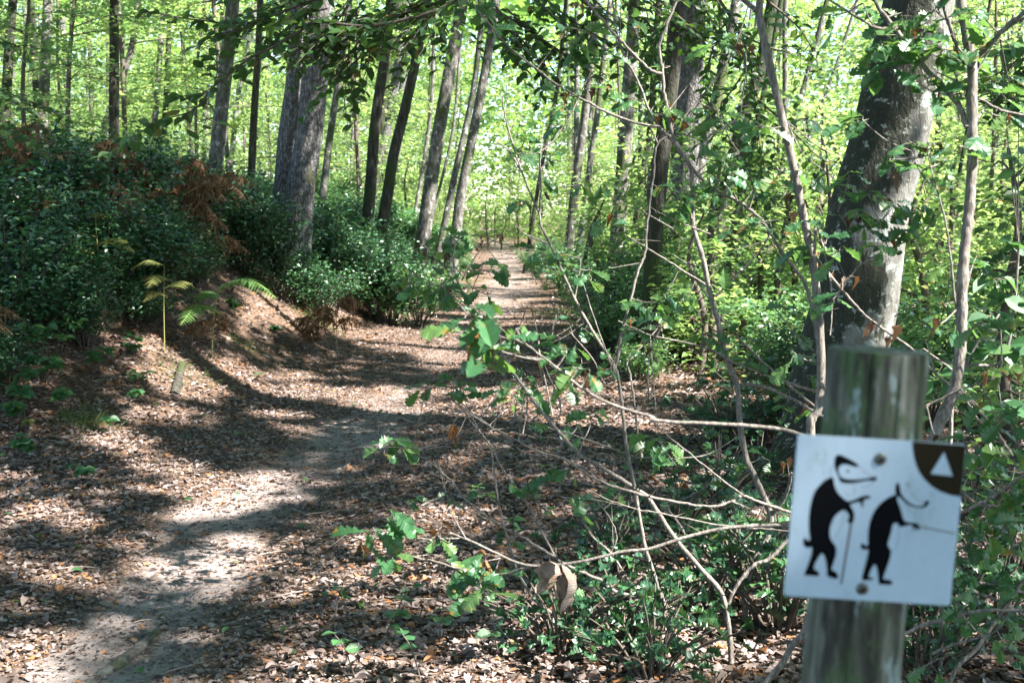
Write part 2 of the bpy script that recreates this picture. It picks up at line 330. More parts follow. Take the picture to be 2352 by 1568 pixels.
# ------------------------------------------------------------------ gaps shaped into the canopy to throw sun patches
PATCH = [(120, 1180, 90, 20), (50, 1300, 70, 16), (540, 1235, 60, 14), (190, 1335, 60, 10), (380, 940, 80, 12), (300, 1120, 60, 8), (1500, 800, 90, 40), (1560, 880, 80, 20),
 # centre and half size of each sunlit patch (measuring frame)
 (965, 782, 95, 17), (860, 762, 60, 10), (1040, 815, 60, 9), (1180, 905, 150, 10), (1110, 950, 170, 18), (1330, 975, 150, 22),
 (860, 905, 95, 9), (900, 948, 100, 18), (860, 930, 60, 6), (745, 988, 62, 11), (640, 955, 50, 6),
 (500, 1140, 110, 32), (590, 1110, 60, 16), (430, 1190, 60, 12), (460, 1308, 150, 26), (700, 1360, 80, 22), (600, 1335, 60, 14), (270, 1250, 60, 12),
 (300, 1040, 60, 28), (250, 1000, 60, 14), (380, 1080, 60, 10), (420, 850, 100, 45), (500, 890, 60, 22), (330, 770, 50, 20), (640, 700, 90, 28), (560, 660, 40, 14), (730, 730, 60, 22), (690, 905, 90, 14), (640, 860, 50, 8),
 (40, 1520, 100, 45), (170, 1440, 30, 10), (20, 1090, 40, 16), (990, 1190, 80, 18), (880, 1240, 60, 12), (1140, 640, 95, 7), (1180, 668, 80, 5), (1160, 690, 95, 6), (1190, 712, 80, 6), (1130, 600, 50, 4), (1160, 617, 60, 4), (1190, 738, 70, 7), (1000, 612, 60, 7), (1080, 630, 40, 5), (900, 720, 60, 8), (980, 700, 40, 5),
 (1160, 1400, 60, 20), (1250, 1430, 120, 34), (1420, 1470, 130, 42), (1560, 1420, 110, 60), (1730, 1480, 120, 60), (1830, 1390, 60, 40), (1520, 1330, 90, 30), (1680, 1300, 70, 40), (2200, 1440, 110, 60), (2290, 1250, 60, 60),
 (1380, 900, 100, 22), (1720, 890, 80, 30), (1630, 780, 120, 60), (1560, 1010, 60, 12), (1600, 1100, 60, 14), (1750, 1060, 60, 14),
 (1420, 640, 90, 60), (1360, 740, 70, 30), (1240, 560, 40, 30)]
PATCH = np.array(PATCH, float)
LITP = [(*P(u_, v__, d_), r_) for u_, v__, d_, r_ in [(1100, 780, 1.95, .3), (900, 1210, 2.75, .22), (1060, 1350, 2.75, .16), (1560, 965, 2.1, .22), (2110, 80, 2.6, .35), (2050, 170, 2.6, .3), (1650, 1330, 3.8, .35),
  (2110, 400, 6.6, .3), (2090, 620, 6.6, .22), (2260, 590, 2.5, .3), (2280, 60, 2.6, .25), (1480, 700, 4.1, .3), (1700, 440, 4, .25), (2280, 1160, 2.5, .2), (2050, 370, 2.6, .22), (1520, 160, 4, .3), (1330, 1400, 3.6, .3), (1880, 640, 2.9, .25), (1700, 300, 7.2, .4), (1500, 300, 10.5, .4), (725, 200, 14, .45), (705, 330, 14, .3)]]
def light(x, y):
    """how open the canopy is above ground point x, y (0 closed, 1 open)"""
    p = np.stack([x, y, H(x, y)], -1)
    u, v, d = proj(p)
    u = u + 26 * wob(x, y, 2.2, 5); v = v + 7 * wob(x, y, 2.7, 6)
    o = np.zeros(len(x))
    for cx, cy, rx, ry in PATCH:
        o = np.maximum(o, 2.2 - 1.5 * (((u - cx) / (rx * 1.25 + 12)) ** 2 + ((v - cy) / (ry * 1.3 + 5)) ** 2))
    o = np.where(d > 1.0, o, 0)
    for lx, ly, lz, lr in LITP:  # more gaps opened so chosen limbs and leaves catch the sun
        t = (lz - 0.0) / S[2]; a_, b_ = lx - S[0] * t, ly - S[1] * t
        o = np.maximum(o, 2.0 - 1.3 * ((x - a_) ** 2 + (y - b_) ** 2) / lr ** 2)
    far = ss(14, 26, y); right = ss(1.2, 3.5, x - xc(y)) * ss(6, 11, y)
    nz = .5 + .5 * wob(x, y, 1.9, 9) * .8 + .25 * wob(x, y, 5.0, 3)
    base = np.where(nz > .92 - .42 * np.maximum(far, 1.45 * right), 1, 0)
    e_ = x - xc(y)
    stripe = (np.sin(4.4 * y + 1.3 * x + 1.4 * wob(x, y, .9, 2)) > .3) & (y > 15) & (y < 60) & (np.abs(e_) < 2.6)  # gap stripes shaped to lay sun streaks across the far path
    base = np.where(stripe, 1, base)
    base = base * np.where((y < 12) & (x > -9) & (x - xc(y) < 2.6) & (y > 0), 0.0, 1.0)
    return np.clip(np.maximum(o, base), 0, 1)
def to_ground(p):
    g = p.copy()
    h = np.zeros(len(p))
    for _ in range(3):
        t = (p[:, 2] - h) / S[2]
        g = p - S[None] * t[:, None]; h = H(g[:, 0], g[:, 1])
    return g

# ------------------------------------------------------------------ trees
TREES = []   # (object, x, y) that carry canopy
def trunk_mesh(name, pts, r, mat, parent, n=20, lump=.06, seed=0, flare=1.35):
    b = Bag(); p = smooth_path(pts, 10)
    L = np.linspace(0, 1, len(p))
    rr = r * (1 - .35 * L) * (1 + (flare - 1) * np.exp(-np.linalg.norm(p - p[0], axis=1) / .45))
    tube(b, p, rr, n, lump, seed)
    return b.build(name, mat, parent)
def tree(pts_v, wv, d, mat, label, kind='oak_tree', cat='tree', top=13.0, group=None, n=16, limbs=2, ground_base=True):
    """pts_v: points from the base to where it leaves the picture, wv: trunk width there"""
    p = [P(x, y, d) for x, y in pts_v]
    # real trunks stand at one distance: keep the depth along the ground equal
    Y = p[0][1]
    p = [CAM + (q - CAM) * (Y / (q - CAM)[1]) for q in p]
    a, b_ = p[0], p[-1]
    dirn = (p[-1] - p[-2]); dirn = dirn / max(dirn[2], .05)
    dlow = (p[1] - p[0]); dlow = dlow / max(dlow[2], .05)
    gb = p[0] - dlow * (p[0][2] - H(p[0][0], p[0][1])); gb[2] = H(gb[0], gb[1]) - .12
    full = ([gb] if gb[2] < p[0][2] - .15 else []) + p
    z = b_[2]; cur = b_.copy(); k = 0
    while z < top:
        st = 2.5; dd = dirn * .75 ** k; dd[2] = 1
        cur = cur + dd * st; z = cur[2]; full.append(cur.copy()); k += 1
    e = empty(kind, (full[0][0], full[0][1], H(full[0][0], full[0][1])))
    tag(e, label, cat, group)
    r = wv / F * d / 2
    trunk_mesh('trunk', full, r, mat, e, n, .08, R.random() * 9)
    lb = Bag()
    fp = smooth_path(full, 6)
    for i in range(limbs):
        q = fp[min(len(fp) - 2, int(len(fp) * R.uniform(.62, .95)))]; an = R.uniform(0, 6.28); l = R.uniform(1.2, 2.6)
        t = np.array([math.cos(an), math.sin(an), .7])
        tube(lb, smooth_path([q, q + t * l * .5 + (0, 0, .1), q + t * l + (0, 0, .5)]), [r * .38, r * .12], 7)
    if limbs: lb.build('limb', mat, e)
    TREES.append((e, float(full[0][0] + (full[-1][0] - full[0][0]) * .7), float(full[0][1])))
    return e
D = 'darkbark'; GB = 'greybark'; OB = 'oakbark'
T = tree
big = T([(678, 600), (690, 440), (708, 330), (722, 200), (735, 60), (740, 0)], 70, 14.0, M[OB], 'thick ridged oak trunk with a white lichen patch, leaning right over the bank', n=36)
lt = Bag(); q = [CAM + (P(x, y, 14.4) - CAM) * (14.5 / (P(x, y, 14.4) - CAM)[1]) for x, y in [(662, 590), (656, 480), (665, 330), (683, 190), (690, 80), (690, 0)]]
q.append(q[-1] + (q[-1] - q[-3]) * 2.5); qs = smooth_path(q, 10)
tube(lt, qs, np.array([.2, .165, .155, .155, .15, .14]), 30, .07, 3); lt.build('second_trunk', M[OB], big)
T([(1490, 850), (1500, 600), (1514, 400), (1530, 280), (1548, 120), (1556, 0)], 44, 10.6, M[D], 'dark straight trunk rising out of the holly at the right edge of the path', n=24)
T([(1566, 620), (1575, 400), (1587, 200), (1596, 0)], 62, 15.5, M[OB], 'broad ridged grey trunk just behind the dark straight trunk', n=28)
# the big leaning beech
be = [(1905, 1000), (1925, 850), (1962, 700), (1992, 500), (2040, 330), (2070, 190), (2098, 60), (2112, 0)]
bp_ = [P(x, y, 6.7) for x, y in be]; Yb = 6.75
bp_ = [CAM + (q - CAM) * (Yb / (q - CAM)[1]) for q in bp_]
dd = (bp_[-1] - bp_[-3]); dd /= dd[2]
for k in range(4): bp_.append(bp_[-1] + dd * 2.4)
base0 = bp_[0].copy(); base0[2] = H(base0[0], base0[1]) - .2; base0[0] -= .05
bp_ = [base0] + bp_
be_o = empty('beech_tree', (base0[0], base0[1], H(base0[0], base0[1]))); tag(be_o, 'thick leaning beech with mossy left side and white lichen, behind the signpost', 'tree')
bb = Bag(); bps = smooth_path(bp_, 14)
wv = np.interp(bps[:, 2], [-.3, .15, .6, 1.5, 2.2, 3, 6, 14], [.40, .31, .265, .235, .22, .20, .17, .14])
tube(bb, bps, wv, 48, .035, 2.0); bt = bb.build('trunk', M['beechbark'], be_o)
co = np.empty(len(bt.data.vertices) * 3, np.float32); bt.data.vertices.foreach_get('co', co); co = co.reshape(-1, 3) + np.array(be_o.location, np.float32)
cxx = np.interp(co[:, 2], bps[:, 2], bps[:, 0]); side = (co[:, 0] - cxx) / np.interp(co[:, 2], bps[:, 2], wv)
uu, vv_, _ = proj(co)
band = np.interp(vv_, [0, 120, 180, 300, 355, 420, 450, 570, 640, 700, 760, 900, 1000], [.1, .5, .5, .1, .45, .3, -.05, -.05, .45, .4, .15, .3, .5])
moss = np.clip(.50 - .62 * side + (band - .25) * .9 - .12, -.2, 1)
a_ = bt.data.attributes.new('moss', 'FLOAT', 'POINT'); a_.data.foreach_set('value', moss.astype(np.float32))
TREES.append((be_o, 4.4, 6.8))
TT = [  # points, width, depth, bark, label
 ([(12, 260), (22, 100), (30, 0)], 24, 21, D, 'dark trunk at the far left edge of the wood'),
 ([(98, 300), (104, 140), (110, 0)], 26, 20, GB, 'grey trunk with two bright sun flecks, second from the left edge'),
 ([(262, 345), (262, 180), (262, 0)], 25, 18, D, 'straight dark trunk standing above the dry bracken'),
 ([(238, 320), (247, 270), (300, 120), (318, 0)], 18, 24, GB, 'grey trunk behind the straight dark trunk'),
 ([(352, 330), (362, 200), (372, 60), (378, 0)], 15, 25, GB, 'slim pale trunk, left one of a close pair'),
 ([(376, 330), (383, 200), (391, 0)], 14, 25, D, 'slim dark trunk, right one of a close pair'),
 ([(490, 440), (503, 300), (520, 150), (535, 0)], 34, 15, GB, 'smooth grey trunk rooted in low holly left of the double oak'),
 ([(578, 390), (585, 240), (593, 120), (598, 0)], 18, 21, D, 'narrow dark trunk close left of the double oak'),
 ([(535, 330), (550, 200), (575, 80), (590, 0)], 12, 30, GB, 'thin pale trunk between the grey and the narrow dark trunk'),
 ([(742, 440), (760, 300), (778, 180), (795, 60)], 17, 19, GB, 'sunlit pale slim trunk close right of the double oak'),
 ([(852, 410), (863, 270), (884, 130), (898, 0)], 27, 18, D, 'dark trunk lit at its upper right, leaning right above the holly bank'),
 ([(890, 445), (905, 350), (935, 230), (968, 70), (980, 0)], 27, 17, D, 'dark trunk leaning strongly right along the left bank'),
 ([(978, 500), (1000, 350), (1022, 220), (1052, 60), (1062, 0)], 34, 19, GB, 'stout grey trunk leaning right beside the path'),
 ([(955, 480), (972, 380), (990, 250), (996, 120)], 10, 24, GB, 'very thin pale stem left of the stout leaning trunk'),
 ([(1022, 510), (1045, 400), (1085, 220), (1105, 60), (1112, 0)], 16, 21, GB, 'mossy slim trunk lit on its left, nearest the path but one'),
 ([(1046, 545), (1060, 440), (1092, 280), (1122, 120), (1140, 0)], 25, 19, GB, 'smooth grey trunk leaning right, nearest the path on its left'),
 ([(1000, 470), (1040, 300), (1056, 120), (1060, 0)], 8, 26, GB, 'thread-thin pale stem in front of the bright leaves'),
 ([(1222, 520), (1250, 350), (1280, 200), (1300, 0)], 11, 30, D, 'thin dark stem right of the bright gap over the path'),
 ([(1310, 540), (1325, 400), (1345, 250), (1365, 60)], 22, 23, GB, 'sunlit grey trunk, left of a pair right of the path'),
 ([(1335, 530), (1352, 400), (1372, 260), (1395, 60)], 15, 22, GB, 'slimmer mossy trunk, right of a pair right of the path'),
 ([(1420, 520), (1432, 380), (1442, 230), (1452, 90), (1458, 0)], 34, 17, GB, 'stout smooth trunk with white specks between the path and the dark trunk'),
 ([(1462, 500), (1480, 380), (1493, 300), (1505, 120)], 17, 22, D, 'narrow trunk beside the stout smooth trunk'),
 ([(1560, 600), (1590, 450), (1625, 310), (1660, 160), (1692, 0)], 28, 16, GB, 'grey trunk slanting right behind the broad ridged trunk'),
 ([(1632, 600), (1665, 440), (1700, 300), (1745, 160), (1775, 0)], 33, 14.5, D, 'dark slanting trunk midway between the broad trunk and the beech'),
 ([(1735, 640), (1760, 510), (1785, 420), (1830, 260), (1885, 60), (1900, 0)], 15, 18, GB, 'slim slanting trunk lit on its right, close left of the beech'),
 ([(1680, 600), (1700, 480), (1720, 380)], 15, 22, D, 'short dim slanting stem beyond the dark slanting trunk'),
 ([(2160, 690), (2175, 580), (2200, 420), (2230, 250)], 10, 16, D, 'thin bent stem right of the beech'),
 ([(2300, 720), (2325, 640), (2352, 560), (2400, 400)], 26, 13, D, 'dark trunk cut by the right edge of the picture'),
 ([(1770, 560), (1800, 470), (1830, 390)], 9, 24, GB, 'faint stem in the bright gap left of the beech')]
for i, (pv, wv_, d, mk, lab) in enumerate(TT):
    T(pv, wv_, d, M[mk], lab, kind='tall_tree', n=14 if wv_ < 25 else 20, limbs=2)
# slender trees deeper in the wood
cnt = 0; FARXY = []
while cnt < 46:
    y = R.uniform(24, 60); x = R.uniform(-.52, .52) * y
    if abs(x - xc(y)) < 2.6: continue
    if any((x - a) ** 2 + (y - b) ** 2 < 2.0 for a, b in FARXY): continue
    FARXY.append((x, y)); r = R.uniform(.05, .15); ln = R.uniform(-.02, .16) if x > -7 else R.uniform(-.05, .08)
    e = empty('slender_tree', (x, y, float(H(x, y))))
    tag(e, 'slender trunk deep in the wood among sunlit leaves', 'tree', 'slender trees deep in the wood')
    trunk_mesh('trunk', [(x, y, H(x, y) - .1), (x + ln * 3, y, 3), (x + ln * 7.5 + R.uniform(-.15, .15), y, 7), (x + ln * 12, y, 12), (x + ln * 14, y, 15)], r, M[R.choice([D, GB, GB, OB])], e, 9, .05, R.random() * 5)
    TREES.append((e, x + ln * 10, y)); cnt += 1
# unseen trees added beside and behind the viewer so their canopy shades the path
for x, y in [(7, -3), (10, 2.5), (13, -7), (15, 5), (6.5, -9), (9.5, 8), (18, -1), (13, 12), (3.5, -5), (19, 10), (16, 18), (22, 26), (-9, 4), (-12, 9)]:
    e = empty('tall_tree', (x, y, float(H(x, y)))); tag(e, 'unseen tall tree added to carry canopy that shades the path', 'tree', 'shade trees added around the viewpoint')
    trunk_mesh('trunk', [(x, y, H(x, y) - .1), (x + .2, y, 4), (x + .5, y + .2, 9), (x + .6, y, 14)], R.uniform(.14, .22), M[R.choice([D, OB])], e, 14, .06, x)
    TREES.append((e, x, y))

# canopy: leaf clumps between 7.5 and 15 m, cut open to throw the sun patches
def canopy():
    out = []
    for (x0, x1, y0, y1, dens, sz) in ((-9, 26, -16, 16, 270, .19), (-26, 32, 16, 40, 13, .45), (-40, 42, 40, 85, 2.2, .8)):
        n = int((x1 - x0) * (y1 - y0) * dens)
        nc = n // 22
        c = np.stack([rng.uniform(x0, x1, nc), rng.uniform(y0, y1, nc), rng.uniform(7.6, 14.5, nc)], 1)
        p = np.repeat(c, 22, 0) + rng.normal(0, 1, (nc * 22, 3)) * [.65, .65, .3]
        g = to_ground(p)
        lt = light(g[:, 0], g[:, 1])
        p2 = p[rng.random(len(p)) > lt * 1.02]
        # stay out of the view cone close by
        out.append((p2, np.full(len(p2), sz)))
    p = np.concatenate([a for a, _ in out]); s = np.concatenate([b for _, b in out])
    return p, s * rng.uniform(.7, 1.3, len(s))
cp, cs = canopy()
txy = np.array([(a, b) for _, a, b in TREES]); own = np.empty(len(cp), int)
for i in range(0, len(cp), 20000):
    own[i:i + 20000] = np.argmin(((cp[i:i + 20000, None, :2] - txy[None]) ** 2).sum(-1), 1)
for k, (e, _, _) in enumerate(TREES):
    m = own == k; n = int(m.sum())
    if n: leaves('crown', cp[m], rdirs(n), rnrm(n, .6), cs[m], [RH], M['canopy'], e)
print('canopy leaves', len(cp))

# ------------------------------------------------------------------ shared bush and young-tree kinds
def copy_tree(o, loc, rz, scl, label=None, group=None):
    c = link(o.copy()); c.location = loc; c.rotation_euler = (R.uniform(-.06, .06), R.uniform(-.06, .06), rz); c.scale = scl
    if label: c['label'] = label
    if group: c['group'] = group
    for ch in o.children:
        k = link(ch.copy()); k.parent = c
    return c
def young_tree(seed, n_leaf, lsz, h=7.0, spread=2.4, mat=None):
    r = np.random.default_rng(seed)
    e = empty('young_beech', (0, 0, 0)); tag(e, 'young beech with layered sprays of bright green leaves', 'young tree')
    b = Bag(); tube(b, smooth_path([(0, 0, -.2), (.1, .05, h * .4), (-.1, .1, h * .75), (.05, 0, h)]), [.045, .035, .012], 7)
    br = Bag(); pos = []; dr = []
    ns = 26
    for i in range(ns):
        z = h * (.10 + .9 * i / ns) + r.uniform(-.2, .2); a = r.uniform(0, 6.283); L = spread * (1.05 - .55 * i / ns) * r.uniform(.5, 1.1)
        t = np.array([math.cos(a), math.sin(a), r.uniform(-.05, .3)])
        side = np.array([-t[1], t[0], 0])
        tube(br, smooth_path([(0, 0, z), t * L * .5 + (0, 0, z + .05), t * L + (0, 0, z - .15)], 3), [.014, .003], 4)
        m = n_leaf // ns
        u = r.uniform(.15, 1.05, m); wv = r.normal(0, .34, m) * L * (1.15 - u) ** .6
        p = t[None] * (u * L)[:, None] + side[None] * wv[:, None]; p[:, 2] += z + .1 * np.sin(u * 3) - .12 * np.abs(wv) + r.normal(0, .07, m)
        pos.append(p); q = t[None] + side[None] * np.sign(wv)[:, None] * .9; q[:, 2] -= .15; dr.append(q)
    b.build('stem', M['twigd'], e); br.build('branches', M['twigd'], e)
    p = np.concatenate(pos); d_ = np.concatenate(dr) + r.normal(0, .25, (len(p), 3))
    leaves('crown', p, d_, rnrm(len(p), .45), r.uniform(.7, 1.3, len(p)) * lsz, [RH] if lsz > .1 else [BEECH[1], RH, RH], mat or M['far'], e)
    return e
YT = [young_tree(20 + i, 5200, .082, 6.2 + .6 * i, 2.2 + .15 * i) for i in range(5)]
YTF = [young_tree(40 + i, 3200, .15, 8 + i, 3.0) for i in range(3)]
def bush(seed, n, lsz, mat, tpls, name='holly_bush', lab='holly bush', r3=(.8, .8, .9), vert=.5):
    r = np.random.default_rng(seed)
    e = empty(name, (0, 0, 0)); tag(e, lab, 'bush')
    b = Bag(); pos = []; dr = []
    ns = 22
    for i in range(ns):
        a = r.uniform(0, 6.283); k = r.uniform(.15, 1) ** .6
        tip = np.array([math.cos(a) * r3[0] * k, math.sin(a) * r3[1] * k, r3[2] * (1.15 - .55 * k * k) * r.uniform(.75, 1.15)])
        mid = tip * [.45, .45, .6]
        pth = smooth_path([(0, 0, -.1), mid, tip], 5); tube(b, pth, [.012, .003], 4)
        m = n // ns; u = r.uniform(.25, 1.02, m) ** .8
        q = np.stack([np.interp(u, np.linspace(0, 1, len(pth)), pth[:, j]) for j in range(3)], 1)
        off = r.normal(0, 1, (m, 3)); off /= np.linalg.norm(off, axis=1)[:, None]
        pos.append(q + off * (r.uniform(.01, .17, m) * (.6 + .6 * u))[:, None]); o2 = off.copy(); o2[:, 2] = np.abs(o2[:, 2]) * .4; dr.append(o2)
    b.build('stems', M['twigd'], e)
    p = np.concatenate(pos); p[:, 2] = np.maximum(p[:, 2], .01)
    leaves('foliage', p, np.concatenate(dr), rnrm(len(p), .7), r.uniform(.7, 1.25, len(p)) * lsz, tpls, mat, e)
    return e
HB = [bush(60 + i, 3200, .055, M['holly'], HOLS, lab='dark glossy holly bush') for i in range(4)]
HL = [bush(70 + i, 2800, .06, M['holly_sunlit'], HOLS, lab='sunlit holly bush') for i in range(3)]
HM = [bush(100 + i, 900, .10, M['bramble'], BEECH, name='leafy_bush', lab='broad leaved bush', r3=(.8, .8, .8)) for i in range(2)]
HN = [bush(80 + i, 130, .09, M['holly'], HOLLY, lab='low spiny holly plant', r3=(.55, .55, .5)) for i in range(3)]
YS = [young_tree(90 + i, 620, .085, 1.9 + .3 * i, .85) for i in range(3)]
for o_ in YS: o_.children[0].scale = (.5, .5, 1)
def place(proto, x, y, s, label, group, used=set()):
    loc = (x, y, float(H(x, y)) - .03)
    sc3 = (s * R.uniform(.9, 1.1), s * R.uniform(.9, 1.1), s * R.uniform(.85, 1.15))
    if proto.name not in used:
        used.add(proto.name); proto.location = loc; proto.rotation_euler = (0, 0, R.uniform(0, 6.28)); proto.scale = sc3
        proto['label'] = label
        if group: proto['group'] = group
        return proto
    return copy_tree(proto, loc, R.uniform(0, 6.28), sc3, label, group)
for x, y, s in [(-3.35, 13.1, .8), (-2.75, 13.0, .7), (-2.35, 13.5, .75)]: place(HB[2], x, y, s, 'dark holly hiding the foot of the double oak', 'hollies hiding the foot of the double oak')
for x, y, s in [(-3.7, 7.5, .6), (-4.1, 8.2, .8), (-3.4, 8.7, .6), (-4.5, 7.4, .8), (-3.9, 9.3, .8), (-3.2, 9.7, .55), (-3.5, 10.3, .7), (-4.9, 8.8, .9)]: place(HB[R.randrange(4)], x, y, s, 'dark holly at the shaded front edge of the left bank growth', 'hollies at the front edge of the left bank growth')
for i, (x, y, s) in enumerate([(1.25, 11, 1.0), (2.0, 10.6, 1.1), (1.6, 9.4, .7), (2.7, 9.4, 1.1), (1.0, 12.2, .9), (2.35, 8.3, .8), (3.3, 8.6, 1.1), (1.75, 12.4, 1.2), (2.6, 12, 1.3), (1.2, 10.1, .5), (3.4, 7.2, .9), (.95, 13.4, .8), (2.0, 7.6, .5), (3.9, 6.2, .9), (3.1, 5.6, .7)]):
    place(YS[i % 3] if i % 3 else HL[i % 2], x, y, s * .95, 'light green leafy bush between the path edge and the beech', 'light bushes between the path edge and the beech')
# young trees from 13 m on, both sides of the corridor
k = 0; YXY = []
for it in range(4000):
    if k >= 96: break
    y = 12.5 + 46 * R.random() ** 1.15; x = R.uniform(-.56, .56) * y + R.uniform(-2, 2)
    cl = 2.3 + .5 * (y < 20) + (4.2 if x > xc(y) and y < 27 else 0)
    if abs(x - xc(y)) < cl or (x < -1 and y < 18 and abs(x + 4.2) < 2.2): continue
    if any((x - a) ** 2 + (y - b) ** 2 < 2.6 + .03 * y for a, b in YXY): continue
    YXY.append((x, y))
    if x < xc(y): lab, gp = 'young beech with layered bright green sprays in the wood left of the path', 'young beeches left of the path'
    else: lab, gp = 'young beech with layered yellow-green sprays in the wood right of the path', 'young beeches right of the path'
    place(YT[k % 5], x, y, R.uniform(.75, 1.25), lab, gp); k += 1
for i in range(46):
    y = R.uniform(52, 88); x = R.uniform(-.55, .55) * y
    if abs(x - xc(y)) < 1.5 and y < 70: x += 4
    place(YTF[i % 3], x, y, R.uniform(.9, 1.3), 'distant leafy young tree closing off the wood', 'distant leafy trees at the back of the wood')
# far wood, one mass
n = 210000; yy = rng.uniform(80, 115, n); xx = rng.uniform(-75, 75, n); zz = rng.uniform(-.5, 24, n)
far = leaves('far_woods', np.stack([xx, yy, zz], 1), rdirs(n), rnrm(n, .7), rng.uniform(.34, .62, n), [RH], M['far'])
tag(far, 'far bright green foliage closing off the end of the path', kind='stuff')

# bushes: v position of the foot, scale, kind, label
BU = [('L', 560, 585, 1.0, 'sunny holly bush low on the bank beside the foot of the double oak'),
 ('B', 480, 600, 1.1, 'dark holly left of the sunny holly at the double oak'), ('B', 620, 560, .9, 'dark holly hiding the left foot of the double oak'),
 ('B', 740, 590, 1.0, 'dark holly right of the foot of the double oak'), ('B', 820, 560, 1.1, 'dark holly on the bank below the upright dark trunk'),
 ('B', 900, 560, 1.0, 'dark holly on the bank below the strongly leaning dark trunk'), ('L', 960, 570, .9, 'lighter holly on the bank near the path'),
 ('L', 1040, 565, .8, 'light green bush at the path edge below the leaning trunks'), ('B', 860, 620, .8, 'low dark holly at the top of the leafy slope'),
 ('B', 400, 560, 1.1, 'dark holly below the dry bracken'), ('B', 300, 600, 1.1, 'dark holly behind the tall yellow bracken stalk'), ('B', 200, 560, 1.2, 'dark holly in the shade among brown bracken'),
 ('B', 90, 600, 1.2, 'dark holly near the left edge of the bank'), ('B', 10, 660, 1.1, 'dark holly cut by the left edge, upper'), ('B', 120, 720, .9, 'low dark holly in deep shade on the bank'),
 ('B', 230, 700, .9, 'low dark holly left of the yellow bracken stalk'), ('B', 340, 690, .8, 'low dark holly between the two yellow stalks'), ('B', 20, 780, .9, 'dark holly cut by the left edge, lower'),
 ('B', 440, 670, .7, 'small dark holly above the sunlit mound'), ('B', 640, 625, .7, 'small dark holly under the double oak'),
 ('L', 1230, 640, .9, 'sunlit bush on the right edge of the path far along'), ('L', 1290, 680, .9, 'sunlit bush right of the path below the pair of trunks'), ('L', 1350, 700, 1.0, 'sunlit holly right of the path, larger one'),
 ('L', 1400, 760, 1.0, 'sunlit holly left of the dark straight trunk'), ('L', 1450, 690, 1.0, 'sunlit holly behind the dark straight trunk'), ('L', 1440, 820, .8, 'sunlit low holly at the foot of the dark straight trunk'),
 ('L', 1560, 760, 1.1, 'sunlit holly right of the dark straight trunk'), ('L', 1640, 720, 1.2, 'sunlit holly below the slanting trunks'), ('L', 1720, 740, 1.1, 'sunlit holly between the slanting trunks and the beech'),
 ('L', 1600, 840, .9, 'lower sunlit holly left of the beech'), ('N', 1760, 1010, .9, 'dark glossy holly before the foot of the beech'), ('N', 1660, 1010, .8, 'dark glossy holly left of the foot of the beech'),
 ('N', 1740, 1120, .7, 'dark glossy holly left of the sign'), ('B', 1850, 960, .8, 'dark holly hugging the beech foot'), ('L', 2150, 830, 1.2, 'sunlit holly right of the post'), ('L', 2280, 850, 1.2, 'sunlit holly near the right edge'),
 ('N', 2290, 1010, .9, 'dark holly at the right edge above the sign level'), ('N', 2240, 1180, .8, 'dark holly right of the sign'), ('N', 2330, 1330, .7, 'dark holly at the right edge below the sign level')]
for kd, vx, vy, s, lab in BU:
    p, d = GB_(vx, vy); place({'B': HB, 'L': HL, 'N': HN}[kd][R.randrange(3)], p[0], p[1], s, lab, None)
k = 0
for it in range(3000):
    if k >= 85: break
    y = R.uniform(9, 34); x = R.uniform(-.5, .5) * y
    e0 = x - xc(y)
    if -2.9 < e0 < 2.1: continue
    if y < 13 and e0 < 0 and e0 > -4.5: continue
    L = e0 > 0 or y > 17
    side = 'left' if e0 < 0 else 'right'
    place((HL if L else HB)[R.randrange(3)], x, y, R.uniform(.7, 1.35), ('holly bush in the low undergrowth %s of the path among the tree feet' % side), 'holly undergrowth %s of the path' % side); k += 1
for i in range(84):
    y = R.uniform(8.2, 25); x = xc(y) - R.uniform(1.9 if y > 15 else 2.3, 5.8) - (1.5 if y < 10.5 else 0)
    if abs(y - 14) < .7 and abs(x + 2.8) < .5: continue
    if y > 15 and i % 3 == 0: x = xc(y) - R.uniform(1.75, 2.5)
    if i % 6 == 0:
        place(HM[(i // 6) % 2], x, y, R.uniform(.7, 1.1), 'broad-leaved green bush among the hollies of the left bank', 'broad-leaved bushes on the left bank'); continue
    place(HB[i % 4] if y < 15 or i % 2 else HL[i % 3], x, y, R.uniform(.6, 1.0), 'holly in the thick growth on the crest of the left bank', 'hollies on the crest of the left bank')
k = 0
for it in range(900):
    if k >= 62: break
    y = R.uniform(7.5, 27); e0 = R.uniform(2.2, 9.5); x = xc(y) + e0
    if y < 9 and e0 < 4 or x > .55 * y + 1.5 or (abs(x - 1.6) < 1 and y < 11): continue
    if abs(x - base0[0]) < 1.1 and y < 8.5: continue
    place(YS[k % 3], x, y, R.uniform(.7, 1.25), 'low bushy beech sapling with bright leaves among the hollies right of the path', 'low beech saplings right of the path'); k += 1
for i in range(60):
    y = R.uniform(11, 42); sd = -1 if i % 2 else 1; x = xc(y) + sd * (R.uniform(1.45, 2.5) if y < 22 else R.uniform(1.2, 2.2)) + (.25 * sd if y < 14 else 0)
    if sd < 0 and y < 15.5: continue
    place((HL + HL[:1])[i % 4], x, y, R.uniform(.4, .8), 'small light green bush edging the far path', 'small bushes edging the far path')
for i, (x, y) in enumerate([(-1.9, 49), (-.5, 54), (.9, 50), (-2.4, 52.5), (.3, 56), (-1.2, 57), (1.4, 53), (-.9, 60), (.2, 62)]):
    place(YS[i % 3], x, y, R.uniform(.9, 1.3), 'light green bush closing the far end of the path', 'bushes closing the far end of the path')
for i in range(40):
    y = R.uniform(14, 48); sd = -1 if i % 2 else 1; x = xc(y) + sd * R.uniform(1.9, 3.2)
    place(YS[i % 3], x, y, R.uniform(.45, .85), 'knee-high beech sapling edging the far path', 'small beech saplings edging the far path')
